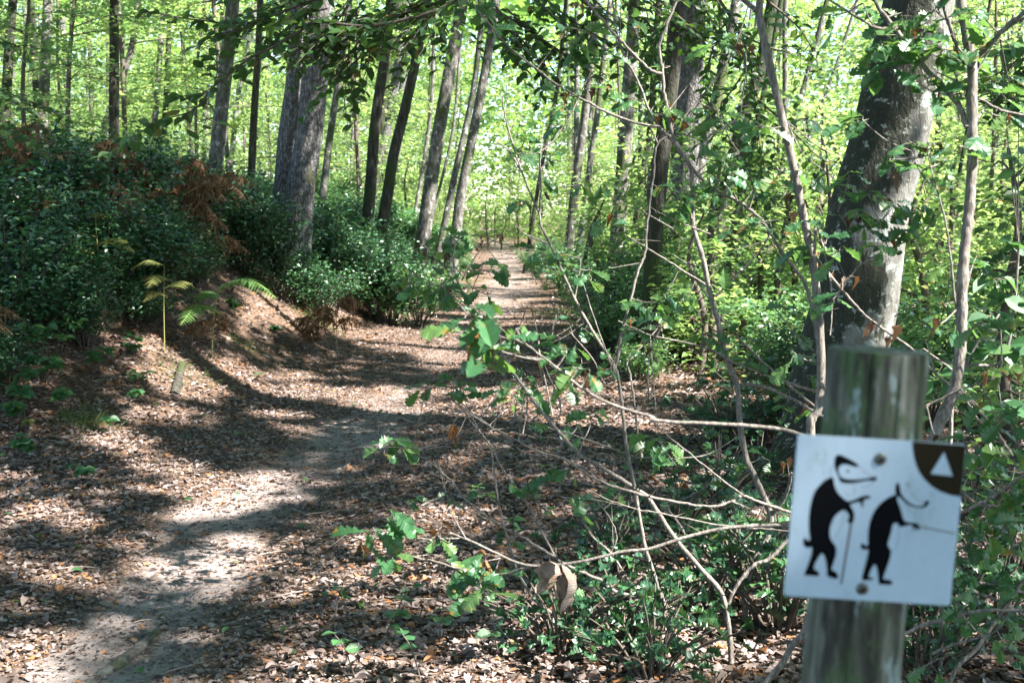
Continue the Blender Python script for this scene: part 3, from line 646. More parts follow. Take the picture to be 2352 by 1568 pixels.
for x, y in [(-9, -5), (-6, -8), (-3, -10), (0, -11), (4, -12), (-10, -1), (8, -14), (-7, -12), (-12, -7), (2, -16), (-8, 2.5)]:  # unseen trees added to cut the sky light reaching the sign
    place(YT[abs(int(x)) % 5], x, y, R.uniform(.9, 1.2), 'unseen young beech added around the viewpoint to block sky light', 'young beeches added around the viewpoint')
for vx, vy, s, lab in [(1290, 1500, .9, 'spiny holly plant at the bottom centre with dark star of leaves'), (1440, 1480, .9, 'spiny holly plant right of the dark star of leaves'), (1700, 1330, 1.0, 'spiny holly plant below the left edge of the sign'),
   (1620, 1400, .9, 'spiny holly with bright glints among the pale stems'), (1790, 1450, 1.0, 'spiny holly left of the post foot'), (1400, 1300, .8, 'small spiny holly behind the curled brown leaves'),
   (1560, 1230, .8, 'small spiny holly beneath the crossing twigs'), (2180, 1500, .9, 'spiny holly right of the post'), (2290, 1440, 1.0, 'glinting spiny holly in the bottom right corner'), (1650, 1150, 1.0, 'spiny holly in the shade left of the sign'), (2100, 1560, .7, 'spiny holly low beside the post'), (1500, 1560, .7, 'spiny holly at the bottom edge')]:
    p, d = G(vx, vy); place(HN[R.randrange(3)], p[0], p[1], s * .78, lab, None)

# ------------------------------------------------------------------ fallen leaves, twigs, grass
def litter():
    P_, D_, N_, S_, K_ = [], [], [], [], []
    for (y0, y1, n, s0) in ((1.8, 5.5, 72000, .040), (5.5, 10, 90000, .042), (10, 20, 80000, .055), (20, 55, 50000, .09)):
        y = rng.uniform(y0, y1, n); x = rng.uniform(-1, 1, n) * (.50 * y + .6)
        x = np.clip(x, -14, 9)
        dn = dirtness(x, y) + .3 * (wob(x, y, 2.3, 8) + .6 * wob(x, y, 7.1, 3)) * ss(.02, .3, dirtness(x, y))
        keep = rng.random(n) > np.clip(dn * 1.05, 0, .9)
        x, y, dn = x[keep], y[keep], dn[keep]; m = len(x)
        z = H(x, y) + rng.uniform(.002, .02, m) * (1 - .6 * np.clip(dn, 0, 1))
        trodden = np.exp(-((x - xc(y)) / 1.1) ** 2)
        s = s0 * rng.choice([.35, .6, .85, 1.1, 1.5], m, p=[.3, .25, .2, .17, .08]) * rng.uniform(.85, 1.15, m) * (1 - .45 * trodden * (rng.random(m) < .85))
        P_.append(np.stack([x, y, z], 1)); S_.append(s)
        nn = rnrm(m, .15); N_.append(nn); D_.append(rdirs(m, .12))
    n = 60000; y = rng.uniform(2.6, 16, n); x = xc(y) + rng.normal(0, .75, n)      # crumbs trodden into the path
    P_.append(np.stack([x, y, H(x, y) + rng.uniform(.001, .006, n)], 1)); S_.append(rng.choice([.007, .012, .02], n, p=[.5, .35, .15]) * (1 + y * .05)); N_.append(rnrm(n, .25)); D_.append(rdirs(n, .15))
    return np.concatenate(P_), np.concatenate(D_), np.concatenate(N_), np.concatenate(S_)
lp, ld, ln_, ls = litter()
lo = leaves('fallen_leaves', lp, ld, ln_, ls, LIT + LITO + LITO, M['litter'])
tag(lo, 'dry brown fallen leaves carpeting the forest floor', kind='stuff')
n = 90; y = rng.uniform(3.4, 11, n); x = rng.uniform(-.48, .2, n) * y
gl = leaves('green_fallen_leaves', np.stack([x, y, H(x, y) + .03], 1), rdirs(n, .2), rnrm(n, .3), rng.uniform(.035, .06, n), BEECH, M['oak']); tag(gl, 'few green leaves freshly fallen on the brown litter', kind='stuff')
b = Bag()
for i in range(500):
    y = R.uniform(3, 14); x = R.uniform(-.5, .45) * y; a = R.uniform(0, 6.28); L = R.uniform(.04, .22)
    q = np.array([x, y, float(H(x, y)) + .02]); t = np.array([math.cos(a), math.sin(a), R.uniform(-.05, .1)])
    tube(b, smooth_path([q, q + t * L * .5 + np.array([R.uniform(-.01, .01), R.uniform(-.01, .01), .005]), q + t * L], 2), [.003, .0015], 4)
tag(b.build('twig_litter', M['deadwood']), 'broken twigs strewn over the fallen leaves', kind='stuff')
gp, gd = [], []
for vx, vy, r_, n in [(200, 975, .16, 320), (720, 740, .3, 420), (880, 690, .3, 350), (560, 800, .2, 160), (700, 700, .2, 300), (1050, 640, .5, 500), (1300, 720, .5, 500), (1500, 1060, .3, 300), (420, 870, .3, 150)]:
    c, _ = G(vx, vy); q = rng.normal(0, r_ * .5, (n, 2)); x = c[0] + q[:, 0]; y = c[1] + q[:, 1]
    gp.append(np.stack([x, y, H(x, y)], 1)); d_ = np.stack([q[:, 0] / r_, q[:, 1] / r_, np.ones(n)], 1) + rng.normal(0, .35, (n, 3)); gd.append(d_)
gp = np.concatenate(gp); gd = np.concatenate(gd)
BL = [leaf_tpl([0, .4, .75, 1], [.012, .014, .01, 0], 0, dr) for dr in (.3, .7, 1.1)]
tag(leaves('grass', gp, gd, rng.normal(0, 1, (len(gp), 3)), rng.uniform(.05, .15, len(gp)), BL, M['grass']), 'thin grass tufts along the edges of the path', kind='stuff')

# small ground plants
def plant(vx, vy, n, sz, h, mat, tpls, label, group=None, name='seedling', cat='plant', trio=False):
    p, d = G(vx, vy); e = empty(name, p); tag(e, label, cat, group)
    b = Bag(); pos = []; dr = []; nr = []
    for i in range(max(1, n // 5)):
        a = R.uniform(0, 6.28); top = p + np.array([math.cos(a) * h * .5, math.sin(a) * h * .5, h * R.uniform(.6, 1.1)])
        pth = smooth_path([p - (0, 0, .02), (p + top) / 2 + (0, 0, h * .15), top], 4); tube(b, pth, [.003, .0015], 4)
        for j in range(5):
            q = pth[R.randrange(len(pth) // 2, len(pth))]; aa = R.uniform(0, 6.28)
            if trio:
                for da in (-1.1, 0, 1.1):
                    pos.append(q); dr.append((math.cos(aa + da), math.sin(aa + da), R.uniform(-.3, .1))); nr.append((R.gauss(0, .25), R.gauss(-.2, .25), 1))
            else: pos.append(q); dr.append((math.cos(aa), math.sin(aa), R.uniform(-.2, .3))); nr.append((R.gauss(0, .35), R.gauss(-.3, .3), 1))
    b.build('stem', M['twigd'], e); leaves('foliage', pos, dr, nr, np.array([R.uniform(.7, 1.2) * sz for _ in pos]), tpls, mat, e)
br = [(125, 850, 15, .075, .4, 'bramble with large leaf triplets at the left, tallest one'), (60, 990, 12, .065, .25, 'bramble above the yellow leaf at the left edge'), (140, 960, 8, .06, .2, 'bramble in the dark beside the grass tuft'), (30, 1080, 10, .06, .2, 'bramble at the left edge above the path litter'),
 (40, 880, 12, .07, .4, 'shaded bramble at the left edge'), (250, 1000, 6, .05, .14, 'low bramble on the left litter edge'), (90, 780, 12, .06, .45, 'bramble in front of the dark hollies at left'), (330, 900, 8, .05, .15, 'small bramble below the yellow stalk'), (180, 1110, 5, .05, .12, 'tiny bramble sprig on the litter')]
br += [(100, 900, 12, .07, .3, 'bramble between the tallest bramble and the yellow leaf'), (20, 950, 10, .065, .25, 'bramble with its leaves cut by the left edge'), (200, 870, 9, .06, .25, 'bramble right of the tallest bramble'), (290, 940, 7, .055, .18, 'bramble above the open litter right of the grass tuft'), (330, 830, 8, .055, .2, 'bramble by the shorter yellow stalk'), (540, 730, 8, .06, .2, 'bramble above the green fern'), (640, 770, 8, .05, .12, 'low bramble on the leafy slope'), (880, 655, 8, .06, .2, 'bramble at the foot of the dark holly near the path')]
for a in br: plant(a[0], a[1], int(a[2] * 1.4), a[3] * 1.3, a[4] * 1.15, M['bramble'], BEECH, a[5], name='bramble_plant', trio=True)
plant(55, 1010, 5, .06, .2, M['ferny'], BEECH, 'plant with bright yellow leaf at the left edge', name='bramble_plant', trio=True)
sd_ = [(762, 1450, 'seedling with upright dark leaf at the edge of the path litter'), (870, 1500, 'small oak seedling right of the path'), (1010, 1480, 'oak seedling under the leafy oak twig'), (1090, 1440, 'oak seedling right under the leafy oak twig'), (970, 1560, 'oak seedling at the bottom edge'), (1180, 1260, 'oak seedling behind the long twig'), (1100, 1180, 'seedling in mid shade right of the path'), (1300, 1400, 'small seedling below the curled brown leaves'),
 (550, 1010, 'lone seedling on the open litter left'), (600, 870, 'lone seedling on the litter slope'), (820, 1560, 'seedling at the bottom edge left of the oak seedlings'), (900, 1430, 'low seedling near the path edge'), (1240, 1180, 'seedling among pale stems'), (1380, 1220, 'bigger seedling among pale stems'), (1150, 1520, 'small seedling at the bottom centre'), (160, 1090, 'lone seedling on the left litter')]
for vx, vy, lab in sd_: plant(vx, vy, 8 if vx > 700 else 5, .055, .16 if vx > 700 else .08, M['oak'] if R.random() < .6 else M['bramble'], OAK if R.random() < .6 else BEECH, lab)

# ------------------------------------------------------------------ bracken
PIN = leaf_tpl(np.linspace(0, 1, 17), [.01] + [(.13 if i % 2 else .03) * (1 - (i / 17) ** 1.5) for i in range(1, 16)] + [0], .1, .25)
PINB = leaf_tpl(np.linspace(0, 1, 13), [.01] + [(.12 if i % 2 else .02) * (1 - (i / 13) ** 1.5) for i in range(1, 12)] + [0], .9, .9, .5, .05)
def fern(name_lab, h, mat, stalk, nfr, L, dry, seed):
    r = np.random.default_rng(seed); e = empty('bracken_fern', (0, 0, 0)); tag(e, name_lab, 'fern')
    b = Bag(); lean = r.uniform(-.15, .15, 2)
    top = np.array([lean[0] * h, lean[1] * h, h]); st = smooth_path([(0, 0, -.05), (lean[0] * h * .3, lean[1] * h * .3, h * .5), top], 6); tube(b, st, [.006, .004], 5)
    pos, dr, nr, sz = [], [], [], []
    for i in range(nfr):
        a = r.uniform(0, 6.28) if nfr > 3 else seed + i * 2.4 + r.uniform(-.3, .3)
        q = st[int(len(st) * (1 - .35 * i / nfr)) - 1]; l = L * r.uniform(.7, 1.1); t = np.array([math.cos(a), math.sin(a), .25])
        dz = -.45 if dry else -.35
        pth = smooth_path([q, q + t * l * .5, q + t * l + np.array([0, 0, dz * l])], 7); tube(b, pth, [.004, .0012], 4)
        tg = np.gradient(pth, axis=0); tg /= np.linalg.norm(tg, axis=1)[:, None]
        for k in range(22):
            u = .12 + .88 * k / 22; f = u * (len(pth) - 1); j = int(f); pp = pth[j] + (pth[min(j + 1, len(pth) - 1)] - pth[j]) * (f - j)
            side = np.cross(tg[j], (0, 0, 1)); side /= np.linalg.norm(side) + 1e-6; nrm_ = np.cross(side, tg[j])
            for sg in (-1, 1):
                dd_ = side * sg + tg[j] * .45 + r.normal(0, .25 if dry else .06, 3) - np.array([0, 0, .25 if dry else .05])
                pos.append(pp); dr.append(dd_); nr.append(nrm_ + r.normal(0, .6 if dry else .1, 3)); sz.append(l * .48 * (1.02 - u) ** .75 * r.uniform(.8, 1.1))
    b.build('stalk', stalk, e); leaves('fronds', pos, dr, nr, np.array(sz), [PINB] if dry else [PIN], mat, e)
    return e
FB = [fern('dry bracken', .75, M['fernb'], M['deadwood'], 6, .55, True, s) for s in (3, 4, 5)]
FG = fern('green', .42, M['fern'], M['stalk'], 3, .45, False, 1)
FGS = fern('green', .7, M['fern'], M['stalk'], 5, .5, False, 9)
FY = fern('yellow', .8, M['ferny'], M['stalk'], 4, .42, False, 6)
def putv(proto, vx, vy, s, lab, group=None, rz=None):
    p, d = GB_(vx, vy, 11.5); o = place(proto, p[0], p[1], s, lab, group)
    if rz is not None: o.rotation_euler = (0, 0, rz)
putv(FG, 486, 828, 1.35, 'fresh green bracken fern standing on the sunlit mound', rz=-1.2)
putv(FY, 235, 752, 1.0, 'tall yellow-stalked bracken with pale frond at left', rz=-.4)
putv(FY, 378, 812, .85, 'shorter yellow-stalked bracken nearer the sunlit mound', rz=.8)
for vx, vy, s, lab in [(500, 800, .45, 'small rusty bracken beside the green fern'), (440, 815, .45, 'small rusty bracken on the sunlit mound'), (340, 600, 1.2, 'brown bracken in the middle of the dark hollies'), (420, 560, 1.3, 'brown bracken above the dark hollies near the grey trunk'),
    (455, 610, 1.0, 'bright rusty bracken left of the sunny holly'), (260, 540, 1.3, 'brown bracken below the straight dark trunk'), (140, 600, 1.2, 'brown bracken on the shaded bank at left'), (40, 560, 1.3, 'brown bracken at the left edge'), (300, 520, 1.3, 'pale brown bracken behind the hollies'),
    (380, 500, 1.4, 'brown bracken high on the bank'), (180, 500, 1.3, 'brown bracken far back at left'), (770, 655, .8, 'rusty bracken right of the double oak'), (730, 640, .6, 'rusty bracken sprig at the foot of the slope'), (360, 700, .8, 'dim brown bracken behind the yellow stalk'), (170, 680, .9, 'dim brown bracken in deep shade'), (720, 735, .4, 'rusty bracken tuft in the path edge grass')]:
    putv(FB[R.randrange(3)], vx, vy, s, lab)

for i in range(38):
    y = R.uniform(7.4, 12.8); x = xc(y) - R.uniform(2.5, 5.6)
    if abs(y - 14) < .7 and abs(x + 2.8) < .6: continue
    place(FB[i % 3], x, y, R.uniform(.6, 1.45), 'collapsed brown bracken tangled in the hollies of the left bank', 'brown bracken on the left bank')
for i in range(14):
    y = R.uniform(7.6, 13); x = xc(y) - R.uniform(2.9, 6)
    place(FGS, x, y, R.uniform(.8, 1.3), 'green bracken standing among the hollies of the left bank', 'green bracken on the left bank')
# sticks and root
def stick(name, pts, w0, w1, lab, cat, mat=None, hgt=None):
    b = Bag(); q = [np.array(a, float) for a in pts]; tube(b, smooth_path(q, 8), [w0, w1], 8, .15, 1)
    o = b.build(name, mat or M['deadwood']); tag(o, lab, cat)
def gz(vx, vy, up=0.0): p, d = G(vx, vy); return p + (0, 0, up)
stick('exposed_root', [gz(225, 1560, -.005), gz(270, 1530, .005), gz(325, 1490, .01), gz(380, 1440, .005), gz(430, 1392, -.012)], .026, .012, 'grey root crossing the bare earth at the bottom left', 'root', M['greybark'])
stick('dead_stick', [gz(752, 722), P(735, 660, gz(752, 722)[1]), P(698, 612, gz(752, 722)[1] + .1)], .012, .007, 'pale dead stick leaning out of the slope below the double oak', 'stick')
stick('dead_stick', [gz(765, 718), P(758, 655, gz(765, 718)[1]), P(725, 618, gz(765, 718)[1] + .2)], .007, .004, 'thinner dead stick beside the pale leaning stick', 'stick')
stick('dead_stick', [gz(400, 910, .01), gz(418, 850, .05)], .035, .03, 'short broken log lying on the sunlit mound', 'stick', M['darkbark'])
stick('dead_stick', [gz(960, 1170, .01), gz(990, 1158, .02), gz(1018, 1155, .03)], .006, .004, 'short pale stick on the litter above the oak twig', 'stick')
stick('dead_stick', [gz(545, 1430, .01), gz(590, 1420, .015), gz(620, 1412, .02)], .006, .004, 'little stick on the litter right of the root', 'stick')

# ------------------------------------------------------------------ saplings traced limb by limb
def sapling(name, label, d, stem, limbs, clusters, mat='twig', cat='sapling', leafmat='oak', tpl=OAK, root=True, group=None, tips=0.35):
    """stem/limbs: (points [(tag,x,y)..], width0, width1 in the tag's pixels, depth offset)."""
    def pth(pts, d0, d1):
        out = []; m = len(pts)
        for i, (tg, x, y) in enumerate(pts):
            vx, vy = v_of(tg, x, y); dd = d0 + (d1 - d0) * i / max(1, m - 1); out.append(P(vx, vy, dd))
        return out
    sp = pth(stem[0], d, d + (stem[3] if len(stem) > 3 else 0))
    base = sp[0].copy()
    if root:
        dn = (sp[0] - sp[1]); dn = dn / max(abs(dn[2]), .05); hz = H(base[0], base[1])
        if base[2] > hz + .03:
            foot = base + np.array([dn[0] * .25, dn[1] * .25, -1]) * (base[2] - hz + .05); sp = [foot] + sp
    e = empty(name, (sp[0][0], sp[0][1], float(H(sp[0][0], sp[0][1]))) if root else sp[0]); tag(e, label, cat, group)
    def wr(pts, w, dd): return w * CR[pts[-1][0]][2] / F * dd / 2 * .86
    def knobby(r0, r1, m): 
        a = np.linspace(r0, r1, m); return a * (1 + .12 * (rng.random(m) > .8))
    b = Bag(); q = smooth_path(sp, 7); q[3:-1] += rng.normal(0, wr(stem[0], stem[1], d) * .05, (len(q) - 4, 3)); BPs = [q]; tube(b, q, knobby(wr(stem[0], stem[1], d), wr(stem[0], stem[2], d), len(q)), 10); b.build('stem', M[mat], e)
    for lm in limbs:
        off = lm[3] if len(lm) > 3 else 0
        b = Bag(); q = smooth_path(pth(lm[0], d + off, d + off + R.uniform(-.12, .12)), 6); r0 = wr(lm[0], lm[1], d + off); r1 = wr(lm[0], lm[2], d + off)
        q[1:-1] += rng.normal(0, r0 * .2, (len(q) - 2, 3)); tube(b, q, knobby(r0, r1, len(q)), 8); BPs.append(q)
        # short side spurs and buds
        L = np.linalg.norm(q[-1] - q[0])
        for _ in range(int(L / .13)):
            j = R.randrange(1, len(q)); a = rng.normal(0, 1, 3); a /= np.linalg.norm(a); l = R.uniform(.01, .05) if R.random() > tips else R.uniform(.05, .16)
            tube(b, smooth_path([q[j], q[j] + a * l * .5 + (0, 0, l * .2), q[j] + a * l + (0, 0, l * .4)], 2), [r1 * .6 + .0006, .0008], 4)
        b.build('branch', M[mat], e)
    BP = np.concatenate(BPs)
    if cat == 'sapling' and leafmat == 'oak' and name != 'bare_sapling':      # more leafy twigs along the limbs
        for _ in range(int(len(limbs) * 1.5)):
            q = BPs[R.randrange(1, len(BPs))]; q = q[R.randrange(len(q) // 3, len(q))]; uu_, vv2, _d = proj(q + rng.normal(0, .05, 3))
            clusters = clusters + [('V', float(uu_), float(vv2), R.randrange(2, 5), .07 * F / d, float(_d) - d, .06)]
    gp_, gd_, gn_, gs_ = [], [], [], []; wp, wd, wn, ws = [], [], [], []
    tw = Bag(); 
    for c in clusters:
        tg, x, y, n, lpx = c[:5]; off = c[5] if len(c) > 5 else 0; dry = c[6] if len(c) > 6 else 0
        vx, vy = v_of(tg, x, y); dd = d + off; p = P(vx, vy, dd); sz = lpx * CR[tg][2] / F * dd
        j = int(np.argmin(((BP - p) ** 2).sum(1))); gap = np.linalg.norm(BP[j] - p)
        if gap > .01: tube(tw, smooth_path([BP[j], (BP[j] + p) / 2 + (0, 0, -.06 * gap), p], 4), [.0022, .0013], 5)
        for i in range(n):
            a = R.uniform(0, 6.28); t = np.array([math.cos(a), .6 * math.sin(a), R.uniform(-.75, .25)])
            q = p + rng.normal(0, sz * .16, 3); s = sz * R.uniform(.7, 1.15); nn = np.array([R.gauss(0, .45), R.gauss(-.55, .4), 1])
            if R.random() < dry: wp.append(q); wd.append(t - (0, 0, .5)); wn.append(nn); ws.append(s * .6)
            else: gp_.append(q); gd_.append(t); gn_.append(nn); gs_.append(s)
            tube(tw, [p, (p + q) / 2, q], [.0014, .0009], 4)
    if gp_: leaves('foliage', gp_, gd_, gn_, np.array(gs_), tpl, M[leafmat], e)
    if wp: leaves('withered_leaves', wp, wd, wn, np.array(ws), WITH, M['wither'], e)
    if tw.n: tw.build('twigs', M[mat], e)
    return e
def c(t, *xy): return [(t, xy[i], xy[i + 1]) for i in range(0, len(xy), 2)]
sapling('oak_sapling', 'brown-barked sapling stem rising behind the left edge of the post', 2.9,
  (c('V', 1960, 1600, 1925, 1300) + c('C6', 1010, 1330, 1055, 1150, 1075, 950, 1060, 600, 1030, 300, 985, 50) + c('C3', 960, 1350, 900, 1050, 830, 750, 760, 450, 700, 180, 685, 60, 705, -80), 66, 52),
  [(c('C3', 690, 90, 640, 45, 560, -20), 38, 28), (c('C6', 1020, 180, 1150, 340, 1250, 460, 1345, 565), 24, 18), (c('C6', 1345, 565, 1460, 650, 1620, 760, 1760, 900, 1870, 1000, 2000, 1100, 2150, 1270, 2270, 1440), 18, 24, -.1),
   (c('C6', 1050, 10, 1100, 200, 1140, 450, 1130, 690), 20, 8), (c('C6', 1040, -20, 1030, 180), 22, 20), (c('C6', 1070, 845, 1010, 852, 962, 838), 14, 8),
   (c('C3', 840, 750, 930, 820, 1000, 880, 1100, 945, 1190, 990), 12, 6), (c('C3', 860, 760, 920, 900, 980, 990, 1080, 1060, 1170, 1130), 10, 5)],
  [('C6', 1150, 290, 1, 110, 0, 1), ('C6', 1250, 320, 2, 120, 0, 1), ('C6', 1400, 600, 2, 190, -.1, 1), ('C6', 1540, 680, 2, 200, -.1, 1), ('C3', 900, 1250, 3, 110, 0, .6), ('C3', 870, 1350, 2, 120, 0, 1), ('C3', 1050, 1120, 4, 120, .2, .1), ('C3', 780, 1230, 4, 110), ('C3', 1010, 1260, 1, 110, 0, 1)])
sapling('oak_sapling', 'stoutest brown sapling right of the post with forked upper limbs', 2.55,
  (c('V', 2010, 1600, 2060, 1250) + c('C6', 1790, 1310, 1900, 1050, 1940, 850, 1955, 600, 1960, 300, 1985, 50) + c('C3', 2000, 1330, 2022, 1000, 2020, 700, 2020, 430, 1985, 220, 1950, 20, 1935, -90), 84, 66),
  [(c('C3', 1990, 800, 1930, 650, 1750, 450, 1600, 250, 1480, 110, 1370, -40), 42, 28), (c('C3', 1560, 180, 1430, 180, 1300, 110, 1110, -10), 24, 14), (c('C3', 1430, 180, 1380, 130, 1335, 20), 12, 8),
   (c('C3', 2040, 430, 1960, 370, 1880, 170, 1825, -20), 34, 20), (c('C3', 1860, 130, 1780, 60), 14, 9), (c('C3', 2065, 350, 2200, 205, 2360, 65), 38, 34), (c('C3', 2190, 210, 2280, 150, 2360, 110), 20, 18, .1),
   (c('C3', 1980, 555, 1900, 500, 1800, 455), 14, 8), (c('C3', 1930, 510, 1880, 380, 1840, 200), 10, 6), (c('C3', 1680, 390, 1560, 290, 1440, 190), 12, 10),
   (c('C3', 2060, 620, 2200, 690, 2360, 728), 20, 18), (c('C3', 2040, 770, 2090, 690), 28, 16), (c('C6', 1920, 862, 1830, 852, 1735, 826), 16, 12),
   (c('C6', 1940, 600, 1915, 480, 1885, 200, 1850, -30) + c('C3', 1800, 1190), 16, 12), (c('C3', 1800, 1190, 1760, 1050, 1740, 930), 10, 6), (c('C3', 1800, 1180, 1700, 1090, 1640, 950), 10, 6), (c('C6', 1985, 420, 2020, 260, 2052, 190), 10, 5),
   (c('C6', 1735, 1130, 1950, 1030, 2180, 940, 2200, 700, 2190, 560), 18, 8)],
  [('C3', 1450, 60, 5, 150, .1), ('C3', 1150, 100, 4, 150, .1), ('C3', 1640, 150, 6, 160), ('C3', 1780, 130, 4, 130), ('C3', 1700, 240, 5, 160), ('C3', 1450, 310, 4, 170), ('C3', 1550, 420, 5, 180), ('C3', 1850, 310, 5, 140), ('C3', 1740, 500, 4, 150), ('C3', 1960, 610, 2, 120),
   ('C3', 1650, 900, 5, 160, 0, .2), ('C3', 1780, 900, 5, 150, 0, .2), ('C3', 1520, 1000, 3, 180), ('C3', 1850, 1000, 5, 130), ('C3', 2200, 580, 5, 150, .1, .1), ('C3', 2250, 740, 3, 140, .1, .2), ('C3', 2290, 620, 5, 150, .3), ('C3', 2080, 80, 3, 140, .1), ('C3', 2250, 500, 6, 140, .3),
   ('C6', 2080, 610, 5, 210, -.3), ('C6', 1730, 620, 4, 200, -.2, .1), ('C6', 1980, 640, 4, 170), ('C6', 2130, 1110, 6, 200, -.5, .1), ('C6', 2200, 1250, 6, 180, -.5, .35), ('C6', 2280, 1170, 5, 160, -.4, .1), ('C6', 2250, 900, 3, 140, 0, 1), ('C6', 1840, 500, 1, 90, 0, 1), ('C6', 1850, 1330, 3, 150, -.5, .1)])
sapling('oak_sapling', 'bent grey-brown sapling left of the sign spreading into arching upper branches', 4.1,
  (c('V', 1716, 1350) + c('CL', 640, 830, 735, 650, 752, 500, 660, 280, 600, 150) + c('C6', 560, 1200, 545, 1000, 475, 820, 430, 620, 370, 400, 330, 200, 270, 0) + c('C3', 262, 1150, 250, 1040, 150, 890, 60, 800), 48, 30),
  [(c('C3', 150, 880, 120, 740, 95, 620, 75, 450, 60, 290, 100, 170, 175, -20), 30, 20), (c('C2', 2250, 855, 2100, 830, 1930, 770, 1750, 680, 1560, 570, 1400, 450, 1260, 340, 1150, 220, 1025, 70), 24, 14, -.1),
   (c('C2', 2265, 500, 2180, 470, 2080, 370, 1960, 250, 1850, 120, 1730, -20), 26, 18, -.1), (c('C2', 2250, 860, 2180, 760, 2110, 560, 2010, 370, 1950, 180, 1935, -20), 22, 14), (c('C2', 2235, 960, 2180, 850, 2130, 750, 1970, 690, 1800, 615), 13, 7),
   (c('C3', 100, 860, 160, 800, 300, 640, 450, 440, 540, 280, 625, 10), 20, 9), (c('C3', 290, 1040, 320, 930, 380, 850, 545, 745, 575, 650, 600, 450, 600, 300), 14, 7), (c('C3', 250, 1040, 330, 1130, 430, 1205, 530, 1250, 620, 1310, 700, 1380) + c('C6', 720, 0, 830, 170, 970, 360, 1010, 500, 1045, 700, 1062, 940), 24, 24),
   (c('C6', 410, 450, 560, 300, 700, 150, 780, 0), 17, 12), (c('C6', 360, 385, 150, 250, -10, 150, -160, 60), 18, 10), (c('C6', 550, 1000, 700, 1010, 850, 1070, 1000, 1150, 1130, 1225), 26, 24), (c('C6', 1110, 1060, 900, 1000, 700, 930, 500, 850, 400, 790, 250, 740, 0, 690, -200, 600), 22, 8),
   (c('C6', 1060, 1160, 820, 960, 620, 770, 490, 640, 380, 480, 240, 260, 150, 190), 22, 8, .15), (c('CL', 760, 520, 820, 440, 870, 350, 890, 250), 32, 18), (c('C6', 740, 460, 830, 580, 920, 690, 1030, 790), 10, 7),
   (c('C6', 1080, 560, 1200, 400, 1320, 250, 1500, 150, 1700, 60, 1810, -60), 18, 8, -.3), (c('C6', 1320, 240, 1290, 100, 1180, -80), 12, 6, -.3), (c('C6', 1500, 155, 1460, 60, 1440, -20), 10, 5, -.3), (c('C6', 1530, 575, 1650, 500, 1770, 430), 10, 6), (c('C3', 380, 1470, 300, 1440, 200, 1400, 90, 1350, 0, 1300), 12, 6), (c('C3', 180, 1060, 210, 1180, 250, 1300, 262, 1370), 12, 14), (c('C3', 530, 1300, 600, 1370, 690, 1430), 9, 7)],
  [('C2', 1580, 630, 5, 140, 0, .1), ('C2', 1750, 600, 5, 120, 0, .4), ('C2', 2080, 660, 5, 140, 0, .2), ('C2', 1920, 610, 4, 110, 0, .5), ('C2', 1700, 200, 5, 180), ('C2', 1880, 410, 5, 160), ('C2', 1650, 290, 4, 170), ('C2', 1800, 330, 4, 150), ('C2', 2020, 120, 4, 150), ('C2', 1010, 50, 5, 170), ('C2', 1130, 190, 3, 150), ('C2', 2250, 770, 5, 130, 0, .5), ('C2', 1700, 30, 2, 120, 0, 1),
   ('C3', 100, 700, 5, 130, 0, .2), ('C3', 190, 740, 4, 120, 0, .6), ('C3', 560, 240, 5, 150, 0, .3), ('C3', 600, 280, 3, 100, 0, 1), ('C3', 430, 760, 5, 150), ('C3', 370, 300, 4, 170), ('C3', 480, 1010, 6, 150), ('C3', 430, 1130, 5, 150), ('C3', 560, 960, 4, 120), ('C3', 220, 1260, 4, 110), ('C3', 160, 1350, 4, 100, 0, .2), ('C3', 650, 1180, 4, 120),
   ('C3', 1250, 1110, 4, 150, -.3), ('C3', 1280, 1370, 6, 150, -.3, .15), ('C3', 1380, 1410, 5, 150, -.3), ('C3', 1530, 1290, 6, 140, -.3, .1), ('C3', 1600, 1450, 5, 150, -.3), ('C3', 1380, 1240, 4, 130, -.3), ('C3', 1680, 1340, 4, 140, -.3, .4), ('C3', 1200, 1200, 3, 120, -.3), ('C3', 1500, 1500, 3, 100, -.3, .5),
   ('C6', 90, 450, 5, 150), ('C6', 60, 560, 5, 140), ('C6', 220, 480, 4, 130), ('C6', 340, 690, 5, 140), ('C6', 300, 560, 3, 120, 0, 1), ('C6', 560, 620, 4, 120, 0, .3), ('C6', 620, 340, 1, 100, 0, 1), ('C6', 450, 240, 3, 150), ('C6', 620, 860, 4, 130), ('C6', 980, 820, 4, 140), ('C6', 980, 940, 3, 120),
   ('CL', 400, 570, 6, 130), ('CL', 470, 650, 5, 130), ('CL', 820, 770, 5, 130), ('CL', 130, 160, 5, 170, -.4), ('CL', 60, 60, 4, 150, -.4), ('CL', 860, 170, 2, 110, 0, 1)])
